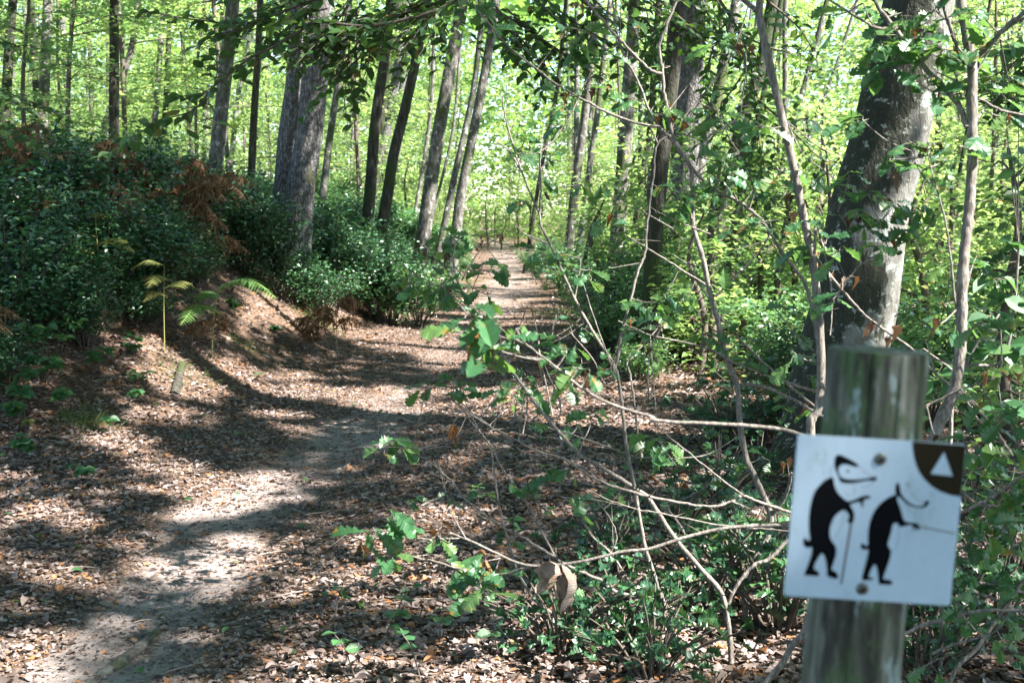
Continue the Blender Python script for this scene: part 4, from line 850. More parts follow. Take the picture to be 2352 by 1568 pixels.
sapling('oak_sapling', 'slim grey sapling leaning left across the path view with a bare forked tip', 3.9,
  (c('C8', 2345, 1300, 2300, 1100, 2200, 800, 2140, 600, 2080, 250, 2030, 0) + c('C5', 2005, 1300, 1990, 1160, 1950, 960, 1820, 750, 1680, 500, 1580, 280, 1510, 120, 1450, 0) + c('C2', 1440, 1440, 1380, 1300, 1310, 1120, 1250, 930, 1210, 780, 1190, 650), 34, 11),
  [(c('C2', 1315, 1145, 1240, 1020, 1160, 950), 18, 9), (c('C2', 1240, 870, 1270, 820, 1320, 760), 10, 7), (c('C2', 1440, 1440, 1450, 1250, 1440, 1030), 18, 14), (c('C2', 1440, 1030, 1530, 950, 1640, 790, 1700, 670, 1765, 520), 14, 7), (c('C2', 1440, 1130, 1370, 980, 1350, 885), 11, 6), (c('C2', 1450, 1020, 1470, 845), 7, 4), (c('C2', 1355, 940, 1285, 900), 8, 4), (c('C2', 1450, 1245, 1405, 1200), 8, 6),
   (c('C5', 1505, 128, 1390, 80, 1320, 45, 1255, -40), 14, 8), (c('C5', 1950, 960, 1975, 850, 2000, 700, 2050, 520, 2100, 320, 2150, 190, 2165, 0) + c('C2', 2180, 1400, 2210, 1150, 2230, 980, 2310, 910), 26, 14), (c('C2', 2340, 1540, 2150, 1430, 1980, 1360, 1870, 1280), 13, 7), (c('C5', 1680, 490, 1710, 320, 1720, 210), 12, 6), (c('C5', 1710, 320, 1640, 290, 1600, 270), 10, 6), (c('C5', 1960, 1010, 1900, 880, 1800, 600, 1715, 330), 14, 10),
   (c('C5', 1550, 300, 1440, 280), 8, 5), (c('C5', 1990, 1030, 1880, 1060, 1800, 900, 1640, 710), 16, 8, .2), (c('C5', 2130, 1562, 2100, 1400, 2080, 1200, 2050, 1000, 2030, 930, 2100, 850, 2230, 700, 2310, 630), 22, 10, .1), (c('C5', 2180, 1170, 2170, 1000, 2190, 830, 2250, 680), 13, 9, .1)],
  [('C5', 1490, 260, 4, 130), ('C5', 1560, 330, 3, 110), ('C5', 2130, 530, 5, 150), ('C5', 2080, 700, 5, 140, 0, .2), ('C5', 2210, 520, 4, 150), ('C5', 1500, 800, 5, 130), ('C5', 1560, 740, 4, 110), ('C5', 2200, 860, 2, 110, 0, 1), ('C5', 2100, 640, 1, 120, 0, 1), ('C2', 1720, 1240, 5, 140), ('C2', 1880, 1240, 3, 110), ('C5', 1900, 850, 2, 120), ('C5', 1620, 620, 3, 90)])
sapling('oak_sapling', 'grey sapling leaning far left over the path with withered twigs at its tip', 3.7,
  (c('CL', 510, 1440, 495, 1250, 450, 1010, 300, 830, 150, 650, 0, 420) + c('C8', 2180, 320, 1950, 170, 1760, 60) + c('C5', 1700, 1530, 1530, 1340, 1400, 1180, 1260, 980, 1180, 850, 1020, 650, 950, 520, 900, 400, 870, 310, 860, 190), 44, 14),
  [(c('C5', 860, 200, 880, 120, 930, 70), 13, 9), (c('C5', 920, 370, 1000, 230, 1050, 160, 1160, 90), 12, 6), (c('C5', 1050, 160, 1100, 100, 1085, 55), 8, 5), (c('C5', 868, 315, 820, 280, 740, 220, 680, 150, 650, 85), 12, 6), (c('C5', 940, 530, 860, 450, 780, 365), 9, 5), (c('C5', 930, 540, 780, 420, 640, 350, 560, 300, 512, 238), 10, 5), (c('C5', 965, 510, 990, 440, 1010, 378), 8, 5), (c('C5', 870, 300, 905, 260), 7, 4),
   (c('C5', 1440, 1260, 1560, 1300, 1580, 1200, 1500, 1000, 1460, 900), 16, 10), (c('C5', 1360, 540, 1310, 680, 1250, 850, 1240, 930), 10, 6, .3), (c('C5', 1385, 560, 1430, 730, 1440, 850, 1480, 1050, 1530, 1280), 11, 14, .3), (c('C5', 1570, 560, 1540, 650, 1525, 750), 11, 7, .5), (c('C5', 1280, 930, 1350, 1130, 1360, 1210, 1330, 1400), 12, 9, .3),
   (c('CL', 480, 1100, 540, 960, 640, 840, 760, 780, 880, 650), 26, 30)],
  [('C5', 700, 420, 6, 130, 0, .1), ('C5', 740, 470, 4, 130), ('C5', 820, 420, 3, 90, 0, 1), ('C5', 1050, 100, 4, 80, 0, .9), ('C5', 1180, 70, 3, 80, 0, .8), ('C5', 670, 190, 2, 70, 0, 1), ('C5', 1040, 150, 2, 80, 0, 1), ('C5', 860, 360, 2, 70, 0, .9)])
sapling('oak_branch', 'low oak branch from behind the sign with blurred lobed leaves over the path', 2.1,
  (c('C6', 1000, 1335, 870, 1290, 700, 1265, 400, 1245, 150, 1235, 0, 1217) + c('C5', 2200, 1290, 2000, 1230, 1850, 1170, 1720, 1090, 1600, 1000, 1480, 920, 1330, 890, 1190, 850), 34, 14),
  [(c('C5', 1600, 990, 1480, 900, 1360, 810), 20, 15), (c('C5', 1360, 810, 1240, 740, 1120, 640), 14, 9), (c('C5', 1190, 850, 1170, 740, 1140, 650), 9, 6), (c('C5', 1480, 905, 1350, 880), 10, 6)],
  [('C5', 950, 590, 3, 200, -.15), ('C5', 1010, 560, 2, 160, -.15), ('C5', 900, 720, 3, 280, -.15, .05), ('C5', 1100, 700, 4, 300, -.15), ('C5', 1090, 820, 4, 300, -.15, .1), ('C5', 1280, 700, 3, 280, -.15), ('C5', 1040, 900, 4, 260, -.15, .1), ('C5', 1620, 860, 3, 180), ('C5', 1700, 960, 4, 190, 0, .15), ('C5', 1660, 1060, 3, 180, 0, .3), ('C5', 1780, 980, 2, 150), ('C5', 1010, 640, 2, 120, 0, 1)], root=False, cat='branch')
sapling('oak_branch', 'long oak twig reaching left low over the litter, leaves with brown edges', 2.75,
  (c('CL', 900, 580, 700, 580, 450, 600, 200, 660, 0, 725) + c('C8', 2000, 680, 1800, 730, 1600, 765, 1400, 775, 1280, 750, 1150, 690, 960, 600, 840, 555), 30, 16),
  [(c('C8', 1400, 775, 1320, 800, 1200, 835, 1040, 820, 900, 795, 750, 750, 600, 720, 420, 680), 22, 14), (c('C8', 740, 608, 600, 585, 500, 545), 16, 12), (c('C8', 660, 725, 645, 670, 720, 612), 11, 10), (c('C8', 1180, 725, 1060, 748), 9, 6), (c('C8', 945, 590, 870, 460, 832, 398), 13, 7), (c('C8', 775, 595, 900, 590), 12, 12), (c('C8', 1040, 820, 1030, 870, 1010, 900), 10, 8)],
  [('C8', 450, 430, 2, 200), ('C8', 480, 490, 3, 190), ('C8', 330, 540, 3, 260), ('C8', 330, 600, 3, 250), ('C8', 230, 640, 3, 150, 0, .8), ('C8', 770, 530, 2, 150, 0, .6), ('C8', 760, 570, 2, 150), ('C8', 830, 620, 2, 190, 0, .3), ('C8', 400, 760, 3, 150), ('C8', 450, 700, 2, 140),
   ('C8', 1010, 880, 6, 260, 0, .1), ('C8', 1000, 910, 4, 240, 0, .05), ('C8', 1070, 800, 3, 170, 0, .7), ('C8', 950, 800, 2, 150), ('C8', 1060, 980, 3, 200, 0, .2), ('C8', 1150, 790, 1, 130, 0, 1)], root=False, cat='branch')
sapling('bare_sapling', 'thin bare stems crossing low behind the curled leaves', 3.8,
  (c('C8', 1800, 1275, 1550, 1110, 1400, 990, 1290, 800, 1240, 640, 1180, 420, 1150, 250, 1120, 0) + c('C5', 1130, 1500, 1050, 1400), 28, 12),
  [(c('C8', 2352, 1080, 2200, 1000, 1950, 950, 1850, 870, 1640, 780, 1500, 690, 1340, 590, 1200, 520, 1100, 450, 950, 330, 830, 190, 720, 90, 580, 0), 30, 8), (c('C8', 1550, 720, 1420, 480, 1320, 300, 1200, 140, 1130, 0), 18, 13), (c('C8', 1560, 1562, 1520, 1400, 1500, 1100, 1560, 720), 20, 12), (c('C8', 1200, 520, 1000, 420, 900, 380, 830, 340), 10, 6)],
  [('C8', 1260, 250, 4, 130), ('C8', 1050, 290, 4, 120), ('C8', 860, 310, 3, 110, 0, .1), ('C8', 1360, 290, 3, 100), ('C8', 1270, 590, 3, 110), ('C8', 620, 320, 4, 90), ('C8', 570, 370, 3, 90), ('C5', 900, 1080, 5, 150), ('C5', 680, 1080, 4, 160), ('C5', 850, 1120, 4, 160)])
sapling('bare_sapling', 'pair of pale bare stems among spiny holly left of the sign', 4.0,
  (c('C8', 2200, 1050, 2060, 900, 1920, 690, 1780, 560, 1700, 380), 26, 14),
  [(c('C8', 1920, 690, 1960, 570, 1890, 420, 1780, 290), 16, 8), (c('CL', 500, 1400, 440, 1060, 300, 830, 200, 600, 100, 460), 30, 16, .15), (c('CL', 0, 400, 200, 440, 400, 460, 530, 420, 590, 395, 700, 440, 900, 505), 18, 24, -.5), (c('CL', 590, 395, 420, 270, 250, 130, 90, 0, 0, -90), 16, 9, -.5), (c('CL', 900, 618, 700, 600, 450, 580, 200, 530, 0, 490) + c('C8', 2100, 400, 1900, 330, 1760, 260), 16, 8, -.6),
   (c('C8', 2352, 350, 2100, 290, 1900, 230, 1760, 160, 1600, 60, 1420, 0) + c('C5', 1180, 1390, 1040, 1310, 860, 1180), 26, 12, -.4), (c('C5', 860, 1180, 865, 1100, 860, 1020), 9, 5, -.4), (c('C5', 1100, 1350, 1000, 1290, 850, 1230, 640, 1190), 8, 5, -.3), (c('C5', 850, 1220, 720, 1140, 600, 1075), 8, 5, -.3), (c('C5', 2100, 1562, 1960, 1510, 1700, 1420, 1530, 1370, 1300, 1300, 1130, 1280), 16, 9, -.2),
   (c('CL', 230, 1420, 130, 1200, 60, 1000, 0, 800), 28, 20, -.1), (c('CL', 700, 1540, 500, 1460, 200, 1420, 0, 1375, -150, 1300), 30, 16, -.1), (c('CL', 990, 1130, 960, 1250, 900, 1330, 800, 1480, 700, 1590), 40, 52, -.9), (c('CL', 290, 1210, 150, 1100, 0, 1040, -120, 1000), 26, 16), (c('C8', 1640, 950, 1900, 1010, 2200, 1000), 14, 16, .1), (c('C8', 1180, 1200, 1130, 1100, 1090, 1000), 9, 6)],
  [('C8', 1640, 150, 4, 160, -.2), ('C8', 1700, 330, 4, 180, -.2), ('C8', 1520, 130, 3, 160, -.2), ('C8', 1990, 270, 4, 120), ('C8', 1850, 1040, 3, 100), ('CL', 200, 880, 6, 130), ('CL', 120, 1000, 6, 130), ('CL', 330, 1030, 4, 110), ('CL', 520, 200, 3, 100), ('C5', 1180, 1080, 4, 150, -.3), ('C5', 1300, 1100, 4, 140, -.3), ('C5', 1800, 1280, 4, 140), ('C5', 1700, 1350, 4, 130), ('C5', 1320, 970, 3, 110, 0), ('C5', 2150, 1480, 5, 150), ('C5', 2300, 1500, 4, 150), ('C5', 1380, 1080, 4, 120), ('C5', 470, 1440, 5, 140, .6), ('C5', 400, 1490, 4, 130, .6), ('C5', 520, 1500, 4, 130, .6), ('C5', 870, 1440, 2, 110, -.3, .4), ('C5', 860, 1330, 2, 150, -.3, 1)])
sapling('oak_sapling', 'tangle of grey branches with green oak leaves at the lower right edge', 2.9,
  (c('CL', 1880, 1568, 2050, 1350, 2200, 1130, 2360, 900), 30, 26),
  [(c('CL', 1600, 1255, 1750, 1190, 1900, 1150, 2100, 1110, 2360, 1112), 30, 24), (c('CL', 1900, 915, 2050, 1000, 2200, 1060, 2360, 1145), 28, 24), (c('CL', 1900, 925, 2150, 950, 2360, 1005), 22, 20), (c('CL', 1760, 1385, 1950, 1310, 2150, 1250, 2250, 1130), 24, 12), (c('CL', 1940, 500, 2100, 430, 2250, 330, 2360, 255), 24, 20), (c('CL', 1950, 370, 2050, 440, 2200, 462, 2360, 440), 30, 28), (c('CL', 1940, 560, 2080, 600, 2250, 610), 16, 8), (c('CL', 2020, 680, 2200, 740, 2350, 800), 12, 9), (c('CL', 1600, 1530, 1800, 1420, 1950, 1370), 10, 6), (c('CL', 1930, 1080, 1990, 1180, 2120, 1310), 18, 12)],
  [('CL', 2100, 160, 5, 180, -.2), ('CL', 2250, 120, 5, 190, -.3), ('CL', 2080, 330, 5, 150), ('CL', 2200, 300, 5, 160), ('CL', 2290, 200, 4, 170), ('CL', 2100, 530, 5, 150), ('CL', 2250, 560, 5, 160), ('CL', 2000, 620, 4, 130), ('CL', 2150, 700, 4, 160), ('CL', 2290, 720, 5, 170), ('CL', 2000, 780, 5, 150, 0, .1), ('CL', 2250, 860, 5, 170), ('CL', 2050, 870, 4, 140), ('CL', 2330, 400, 4, 150), ('CL', 2000, 250, 4, 130)])
sapling('oak_sapling', 'fine bare twig with a few leaves rising at the right edge', 3.6,
  (c('V', 2170, 1300, 2180, 1100, 2200, 860, 2300, 830) + c('V', 2330, 700, 2340, 560), 12, 6), [(c('V', 2190, 900, 2250, 780, 2290, 760), 8, 4), (c('V', 2200, 860, 2120, 800), 8, 4)],
  [('V', 2330, 560, 5, 55), ('V', 2290, 640, 5, 55), ('V', 2250, 600, 4, 50), ('V', 2320, 690, 5, 60), ('V', 2280, 720, 5, 60), ('V', 2260, 800, 6, 60), ('V', 2330, 800, 5, 60), ('V', 2220, 900, 5, 60), ('V', 2300, 930, 6, 65), ('V', 2150, 860, 4, 60), ('V', 2340, 250, 6, 55), ('V', 2300, 120, 6, 55), ('V', 2330, 380, 5, 50)], leafmat='bramble', tpl=BEECH)

# curled dry leaves hanging on the low twig
def curled(label, top, tip, wpx, d, n=14, open_=.5, mid=None, bendx=0):
    a = P(*top, d); b_ = P(*tip, d); r = wpx / F * d / 2
    t = np.linspace(0, 1, n); ax = a[None] * (1 - t)[:, None] + b_[None] * t[:, None]; ax[:, 0] += np.sin(t * math.pi) * bendx
    prof = np.sin(np.clip(t, 0, 1) ** .8 * math.pi) ** .7 * r
    V = []; m = 15
    for i in range(n):
        for j in range(m):
            an = (j / (m - 1) - .5) * 2 * math.pi * open_ + 2.3 + .5 * math.sin(i * .35 + wpx)
            k = prof[i] * (1 + .20 * math.sin(j * 1.1 + i * .9 + wpx) + .13 * math.sin(i * 1.9 + j * .4) + .10 * math.sin(j * 2.9 - i * 1.3)) + .0006
            V.append(ax[i] + np.array([math.sin(an) * k, -math.cos(an) * k * .8, .06 * k * math.sin(j * 2.3)]))
    Q = [(i * m + j, i * m + j + 1, (i + 1) * m + j + 1, (i + 1) * m + j) for i in range(n - 1) for j in range(m - 1)]
    e = empty('curled_leaf', a); tag(e, label, 'dead leaf'); np_mesh('blade', V, np.array(Q), M['dead'], e, True)
    b = Bag(); tube(b, smooth_path([a + (0, 0, .012), a, a * .97 + b_ * .03], 3), [.0012, .001], 5); b.build('leaf_stalk', M['twigd'], e)
m, nt, b0_ = new_mat('dead_leaf_blade'); M['dead'] = m
n_ = noise(nt, 14, 5, .65, sc3=(1, 1, 1)); nt.links.new(ramp(nt, [(.35, (.2, .11, .06)), (.5, (.36, .26, .2)), (.68, (.48, .38, .33))], n_.outputs[0]), b0_.inputs['Base Color'])
b0_.inputs['Roughness'].default_value = .7
wv_ = nt.nodes.new('ShaderNodeTexWave'); wv_.inputs['Scale'].default_value = 60; wv_.bands_direction = 'Z'; wv_.inputs['Distortion'].default_value = 4
tc_ = nt.nodes.new('ShaderNodeNewGeometry'); nt.links.new(tc_.outputs['Position'], wv_.inputs['Vector']); bp2 = nt.nodes.new('ShaderNodeBump'); bp2.inputs['Strength'].default_value = .35; bp2.inputs['Distance'].default_value = .003
nt.links.new(wv_.outputs[0], bp2.inputs['Height']); nt.links.new(bp2.outputs[0], b0_.inputs['Normal'])
curled('crumpled pale brown dead leaf hanging on the long twig, left of two', (1262, 1288), (1232, 1366), 58, 2.72, open_=.55, bendx=.004)
curled('long rolled pale brown dead leaf with pointed tip, right of two', (1290, 1296), (1287, 1408), 44, 2.72, open_=.8, bendx=.012)

# ------------------------------------------------------------------ beech boughs hanging in from above
def bough(label, paths, d, step, lsz, tw_len, dens=1.0, mat='beech'):
    step *= .6; tw_len *= 1.15; dens *= 1.2
    first = [P(*v_of(*q), d) for q in paths[0][0]]
    e = empty('beech_bough', first[0]); tag(e, label, 'branch')
    pos, dr, nr = [], [], []; tw = Bag()
    extra = []
    for pts, w0, w1 in paths:
        if len(paths) > 3 and 5 < d < 7:
            jx, jy = R.uniform(-45, 45), R.uniform(-30, 30); extra.append(([('V', v_of(*q)[0] + jx, v_of(*q)[1] + jy * (1 if k_ else 0)) for k_, q in enumerate(pts)], w0 * .7, w1))
    for pts, w0, w1 in list(paths) + extra:
        q0 = [P(*v_of(*q), d + .15 * i / len(pts)) for i, q in enumerate(pts)]
        p = smooth_path(q0, 8); b = Bag(); r0 = w0 / F * d / 2; r1 = w1 / F * d / 2; tube(b, p, [r0, r1], 7); b.build('limb', M['twigd'], e)
        L = np.concatenate([[0], np.cumsum(np.linalg.norm(np.diff(p, axis=0), axis=1))])
        s = .05; sg = 1
        while s < L[-1]:
            q = np.array([np.interp(s, L, p[:, j]) for j in range(3)]); j = min(np.searchsorted(L, s), len(p) - 1); t = p[j] - p[j - 1]; t /= np.linalg.norm(t)
            side = np.array([-t[1], t[0], 0.]); nn = np.linalg.norm(side); side = side / nn if nn > .2 else np.array([0, 1., 0])
            dv = side * sg * R.uniform(.5, 1.1) + t * R.uniform(.4, 1.0) + np.array([R.uniform(-.3, .3), 0, R.uniform(-.45, .15)]); dv /= np.linalg.norm(dv)
            l = tw_len * R.uniform(.35, 1.2) * (1 - .5 * s / L[-1])
            tp = smooth_path([q, q + dv * l * .5, q + dv * l + (0, 0, -.12 * l)], 3); tube(tw, tp, [.003, .0012], 4)
            k = max(2, int(l / .045 * dens)); s2 = np.cross(dv, (0, 0, 1)); s2 /= np.linalg.norm(s2) + 1e-6
            for i in range(k):
                u = (i + .6) / k; f = u * (len(tp) - 1); jj = min(int(f), len(tp) - 2); c0 = tp[jj] + (tp[jj + 1] - tp[jj]) * (f - jj); zz_ = 1 if i % 2 else -1
                pos.append(c0); dr.append(dv * .75 + s2 * zz_ * .8 + rng.normal(0, .18, 3)); nr.append((R.gauss(0, .35), R.gauss(-.25, .35), 1))
            # leaf right on the limb
            pos.append(q); dr.append(dv + rng.normal(0, .4, 3)); nr.append((R.gauss(0, .4), R.gauss(-.2, .4), 1))
            s += step * R.uniform(.7, 1.3); sg = -sg
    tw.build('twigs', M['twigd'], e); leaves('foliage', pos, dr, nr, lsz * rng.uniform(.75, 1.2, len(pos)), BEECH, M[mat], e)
bough('dark beech bough sweeping down to the left across the grey trunk', [(c('V', 1090, -30, 1000, 25, 850, 60) + c('C1', 2150, 150, 2000, 220, 1830, 320, 1700, 380, 1560, 480, 1420, 600, 1300, 740, 1060, 820, 870, 940, 680, 1080), 9, 2),
   (c('C1', 1360, 770, 1400, 800, 1500, 850), 3, 2), (c('C1', 1390, 620, 1290, 640, 1210, 650), 3, 2), (c('C1', 1430, 600, 1460, 470, 1440, 400, 1380, 350), 3, 2)], 4.9, .10, .068, .16, .7)
bough('dark beech bough running level from the top left toward the double oak', [(c('C1', 2300, -60, 2100, 0, 1900, 80, 1700, 150, 1500, 155, 1290, 130, 1160, 110, 960, 70), 7, 2), (c('C1', 1700, 150, 1600, 210, 1480, 220), 3, 2), (c('C1', 2200, 60, 2050, 90, 1900, 120), 4, 2)], 4.9, .11, .066, .22, .75)
bough('dense dark beech bough covering the top of the double oak', [(c('V', 1150, -60, 1050, -10, 950, 25, 830, 60, 760, 90, 690, 120), 10, 3), (c('V', 900, 20, 830, 90, 790, 150, 770, 190), 5, 2), (c('V', 760, -20, 700, 30, 640, 90), 6, 2), (c('V', 820, -20, 770, 60, 740, 130), 6, 2), (c('V', 1010, 10, 960, 70, 900, 110), 5, 2), (c('V', 700, -10, 640, 20, 600, 60), 4, 2)], 5.4, .08, .06, .42, .9)
bough('dark beech bough hanging over the far end of the path', [(c('V', 1080, -40, 1120, 40, 1160, 100, 1200, 160), 8, 3), (c('V', 1130, 20, 1200, 60, 1260, 100, 1330, 150), 7, 2), (c('V', 1200, -40, 1260, 30, 1330, 80, 1420, 130), 8, 3), (c('V', 1180, 70, 1230, 130, 1260, 170), 5, 2), (c('V', 1300, -30, 1370, 30, 1430, 60), 6, 2), (c('V', 1010, -20, 1030, 40, 1010, 90), 5, 2)], 6.2, .10, .062, .4, .8)
bough('beech bough over the broad trunk at the top of the picture', [(c('V', 1420, -40, 1480, 40, 1520, 110), 8, 3), (c('V', 1480, -30, 1560, 40, 1620, 90), 7, 2), (c('V', 1600, -30, 1640, 60, 1690, 130), 7, 2), (c('V', 1530, 40, 1500, 130, 1480, 200), 5, 2)], 6.8, .09, .06, .45, .95)
bough('beech bough drooping between the slanting trunks and the beech', [(c('V', 1640, -20, 1700, 80, 1730, 180, 1740, 300, 1760, 400), 8, 2), (c('V', 1700, 80, 1770, 110, 1850, 130), 5, 2), (c('V', 1740, 230, 1800, 280, 1880, 360, 1920, 370), 5, 2), (c('V', 1740, 300, 1720, 380, 1740, 470), 4, 2), (c('V', 1760, 0, 1840, 70, 1880, 150), 6, 2), (c('V', 1640, 100, 1620, 190, 1640, 280), 5, 2), (c('V', 1700, 180, 1660, 250, 1680, 340), 5, 2)], 7.2, .13, .062, .7, .75, 'beech')
bough('green beech bough at the left edge in the upper wood', [(c('V', -60, 180, 20, 220, 90, 240, 130, 260), 5, 2), (c('V', -60, 60, 0, 90, 50, 110), 4, 2), (c('V', -60, 280, 20, 300, 90, 330), 4, 2)], 7.5, .1, .06, .4, .8)
bough('beech bough at the upper right edge', [(c('V', 2420, 60, 2360, 160, 2290, 200, 2240, 200), 8, 3), (c('V', 2400, 260, 2330, 240, 2260, 190), 6, 2), (c('V', 2420, 450, 2340, 440, 2290, 420), 5, 2), (c('V', 2420, 560, 2360, 600, 2290, 640), 5, 2)], 5.6, .09, .06, .38, .9)

# ------------------------------------------------------------------ post and sign
def wood_mat():
    m, nt, b = new_mat('weathered_post_wood')
    tc = nt.nodes.new('ShaderNodeTexCoord')
    def nz(scale, s3, det=6, ro=.7):
        mp = nt.nodes.new('ShaderNodeMapping'); mp.inputs['Scale'].default_value = s3; nt.links.new(tc.outputs['Object'], mp.inputs[0]); n = noise(nt, scale, det, ro, vec=mp.outputs[0]); return n
    n1 = nz(60, (1, 1, .09), 10, .75); col = ramp(nt, [(.36, (.018, .016, .012)), (.47, (.07, .07, .052)), (.54, (.13, .135, .105)), (.66, (.27, .27, .24))], n1.outputs[0])
    def lay(col, n, a, b_, c):
        f = ramp(nt, [(a, (0, 0, 0)), (b_, (1, 1, 1))], n.outputs[0]); mx = nt.nodes.new('ShaderNodeMix'); mx.data_type = 'RGBA'; nt.links.new(f, mx.inputs[0]); nt.links.new(col, mx.inputs[6]); mx.inputs[7].default_value = (*c, 1); return mx.outputs[2]
    col = lay(col, nz(26, (1, 1, .45), 8, .7), .49, .55, (.07, .105, .045)); col = lay(col, nz(42, (1, 1, .3), 8, .7), .57, .61, (.27, .34, .33)); col = lay(col, nz(24, (1.3, 1.3, .2), 8, .7), .545, .59, (.035, .032, .025))
    nt.links.new(col, b.inputs['Base Color']); b.inputs['Roughness'].default_value = .9
    bp = nt.nodes.new('ShaderNodeBump'); bp.inputs['Strength'].default_value = .6; bp.inputs['Distance'].default_value = .004; nt.links.new(n1.outputs[0], bp.inputs['Height']); nt.links.new(bp.outputs[0], b.inputs['Normal'])
    return m
WM = wood_mat()
ptop = P(2018, 803, .965); plow = P(1953, 1568, .995); axd = (ptop - plow) / np.linalg.norm(ptop - plow)
pbase = ptop - axd * ((ptop[2] - H(ptop[0], ptop[1]) + .1) / axd[2])
post = empty('signpost', (pbase[0], pbase[1], float(H(pbase[0], pbase[1])))); tag(post, 'round weathered post with green algae in the right foreground', 'post')
b = Bag(); L = np.linalg.norm(ptop - pbase); ts = np.concatenate([np.linspace(0, .97, 30), [.985, .994, .998, 1.0]]); n = 160
ang = np.linspace(0, 2 * math.pi, n, endpoint=False); ex = np.cross((0, 1, 0), axd); ex /= np.linalg.norm(ex); ey = np.cross(axd, ex)
r_ = .0425 * (1 + .012 * np.sin(ang * 3 + .4) + .008 * np.sin(ang * 7))
crk = 0
for a0, dp, wd in ((-.85, .013, .035), (-2.0, .006, .03), (-1.45, .004, .02), (-2.55, .004, .03), (.6, .006, .06)):
    dl = np.angle(np.exp(1j * (ang - a0))); crk = crk + dp * np.exp(-(dl / wd) ** 2)
V = []
for t in ts:
    k = (1 - (.03 if t > .999 else .008 if t > .997 else 0)) * (1 + .006 * np.sin(ang * 23 + t * 9) + .004 * np.sin(ang * 41 + 2) + .006 * np.sin(t * 60 + ang * 2))
    rr = r_ * k - crk * (.45 + .55 * ss(.8, .95, np.array(t))); V.append((pbase + axd * L * t)[None] + rr[:, None] * (np.cos(ang)[:, None] * ex + np.sin(ang)[:, None] * ey))
V = np.concatenate(V); m_ = len(ts); i = np.arange(m_ - 1)[:, None] * n; j = np.arange(n)[None]; Q = np.stack([i + j, i + (j + 1) % n, i + n + (j + 1) % n, i + n + j], -1).reshape(-1, 4)
b.add(V, Q); s0 = (m_ - 1) * n; cc = len(V); b.add(np.vstack([V[s0:s0 + n], ptop[None]]), None, [(k, (k + 1) % n, n) for k in range(n)])
b.build('post_shaft', WM, post, True)
# sign plate, printed in plate coordinates measured on the photograph
TL, TRr, BRr, BLl = (185, 95), (1580, 180), (1470, 1510), (100, 1410)
sc_c = P(*[(1831 + 2214 + 2184 + 1808) / 4, (1002 + 1025 + 1391 + 1363) / 4], .926)
sx = P(2214, 1025, .926) - P(1831, 1002, .926); W = np.linalg.norm(sx); sx /= W; sy = axd - sx * (axd @ sx); sy /= np.linalg.norm(sy); sn = np.cross(sx, sy)   # toward the viewer
if sn[1] > 0: sn = -sn
HGT = W * .985
def uv(x, y):                                  # inverse bilinear by iteration
    u = v = .5
    for _ in range(12):
        ax = (TL[0] * (1 - u) + TRr[0] * u) * (1 - v) + (BLl[0] * (1 - u) + BRr[0] * u) * v
        ay = (TL[1] * (1 - u) + TRr[1] * u) * (1 - v) + (BLl[1] * (1 - u) + BRr[1] * u) * v
        u += (x - ax) / 1380; v += (y - ay) / 1320 - (x - ax) * 0
    return u, v
def SP(u, v, o): return sc_c + sx * (u - .5) * W + sy * (.5 - v) * HGT + sn * o
sign = empty('trail_sign', sc_c); tag(sign, 'square white trail sign with two black walking badgers, screwed to the post', 'sign')
def flat(name, col, rough=.5, spec=.4):
    m, nt, b = new_mat(name); b.inputs['Base Color'].default_value = (*col, 1); b.inputs['Roughness'].default_value = rough; b.inputs['Specular IOR Level'].default_value = spec * .5; return m
WH = flat('white_plate_in_shade', (.42, .53, .66), .5); BK = flat('black_print', (.003, .0035, .005), .7, .1); BR_ = flat('brown_print', (.022, .017, .010), .7, .1); GY = flat('grey_print', (.22, .22, .24), .5); SK = flat('dark_stick_print', (.09, .08, .085), .5); STL = flat('steel', (.13, .13, .12), .4); STL.node_tree.nodes['Principled BSDF'].inputs['Metallic'].default_value = .8
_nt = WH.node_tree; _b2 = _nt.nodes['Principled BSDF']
_g = noise(_nt, 26, 8, .75, sc3=(1, 1, .5)); _nt.links.new(ramp(_nt, [(.34, (.30, .38, .42)), (.44, (.40, .505, .62)), (.7, (.45, .56, .69))], _g.outputs[0]), _b2.inputs['Base Color'])  # white plate: bluish shade mixed into every tone, the noise is grime
import bmesh
def solid(name, pts_uv, o0, o1, mat, parent):
    bm = bmesh.new(); f = [bm.verts.new(SP(u, v, o1)) for u, v in pts_uv]; face = bm.faces.new(f)
    r = bmesh.ops.extrude_face_region(bm, geom=[face]); vs_ = [g for g in r['geom'] if isinstance(g, bmesh.types.BMVert)]
    bmesh.ops.translate(bm, verts=vs_, vec=Vector(sn * (o0 - o1))); bmesh.ops.triangulate(bm, faces=bm.faces[:]); bmesh.ops.recalc_face_normals(bm, faces=bm.faces[:])
    bmesh.ops.translate(bm, verts=bm.verts[:], vec=-Vector(sc_c)); me = bpy.data.meshes.new(name); bm.to_mesh(me); bm.free(); me.materials.append(mat); o = link(bpy.data.objects.new(name, me)); o.parent = parent; return o
rc = .012; cor = []
for (cx, cy, a0) in ((rc, rc, 180), (1 - rc, rc, 270), (1 - rc, 1 - rc, 0), (rc, 1 - rc, 90)):
    for k in range(5): a = rad(a0 + k * 22.5); cor.append((cx + rc * math.cos(a), cy + rc * math.sin(a)))
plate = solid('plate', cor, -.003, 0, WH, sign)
def spl(pts, k=3):
    p = np.array(pts + [pts[0]], float); n = len(pts); out = []
    for i in range(n):
        a, b_, c_, d_ = p[(i - 1) % n], p[i], p[(i + 1) % n], p[(i + 2) % n]
        for j in range(k):
            t = j / k; out.append(.5 * (2 * b_ + (c_ - a) * t + (2 * a - 5 * b_ + 4 * c_ - d_) * t * t + (3 * b_ - a - 3 * c_ + d_) * t ** 3))
    return out
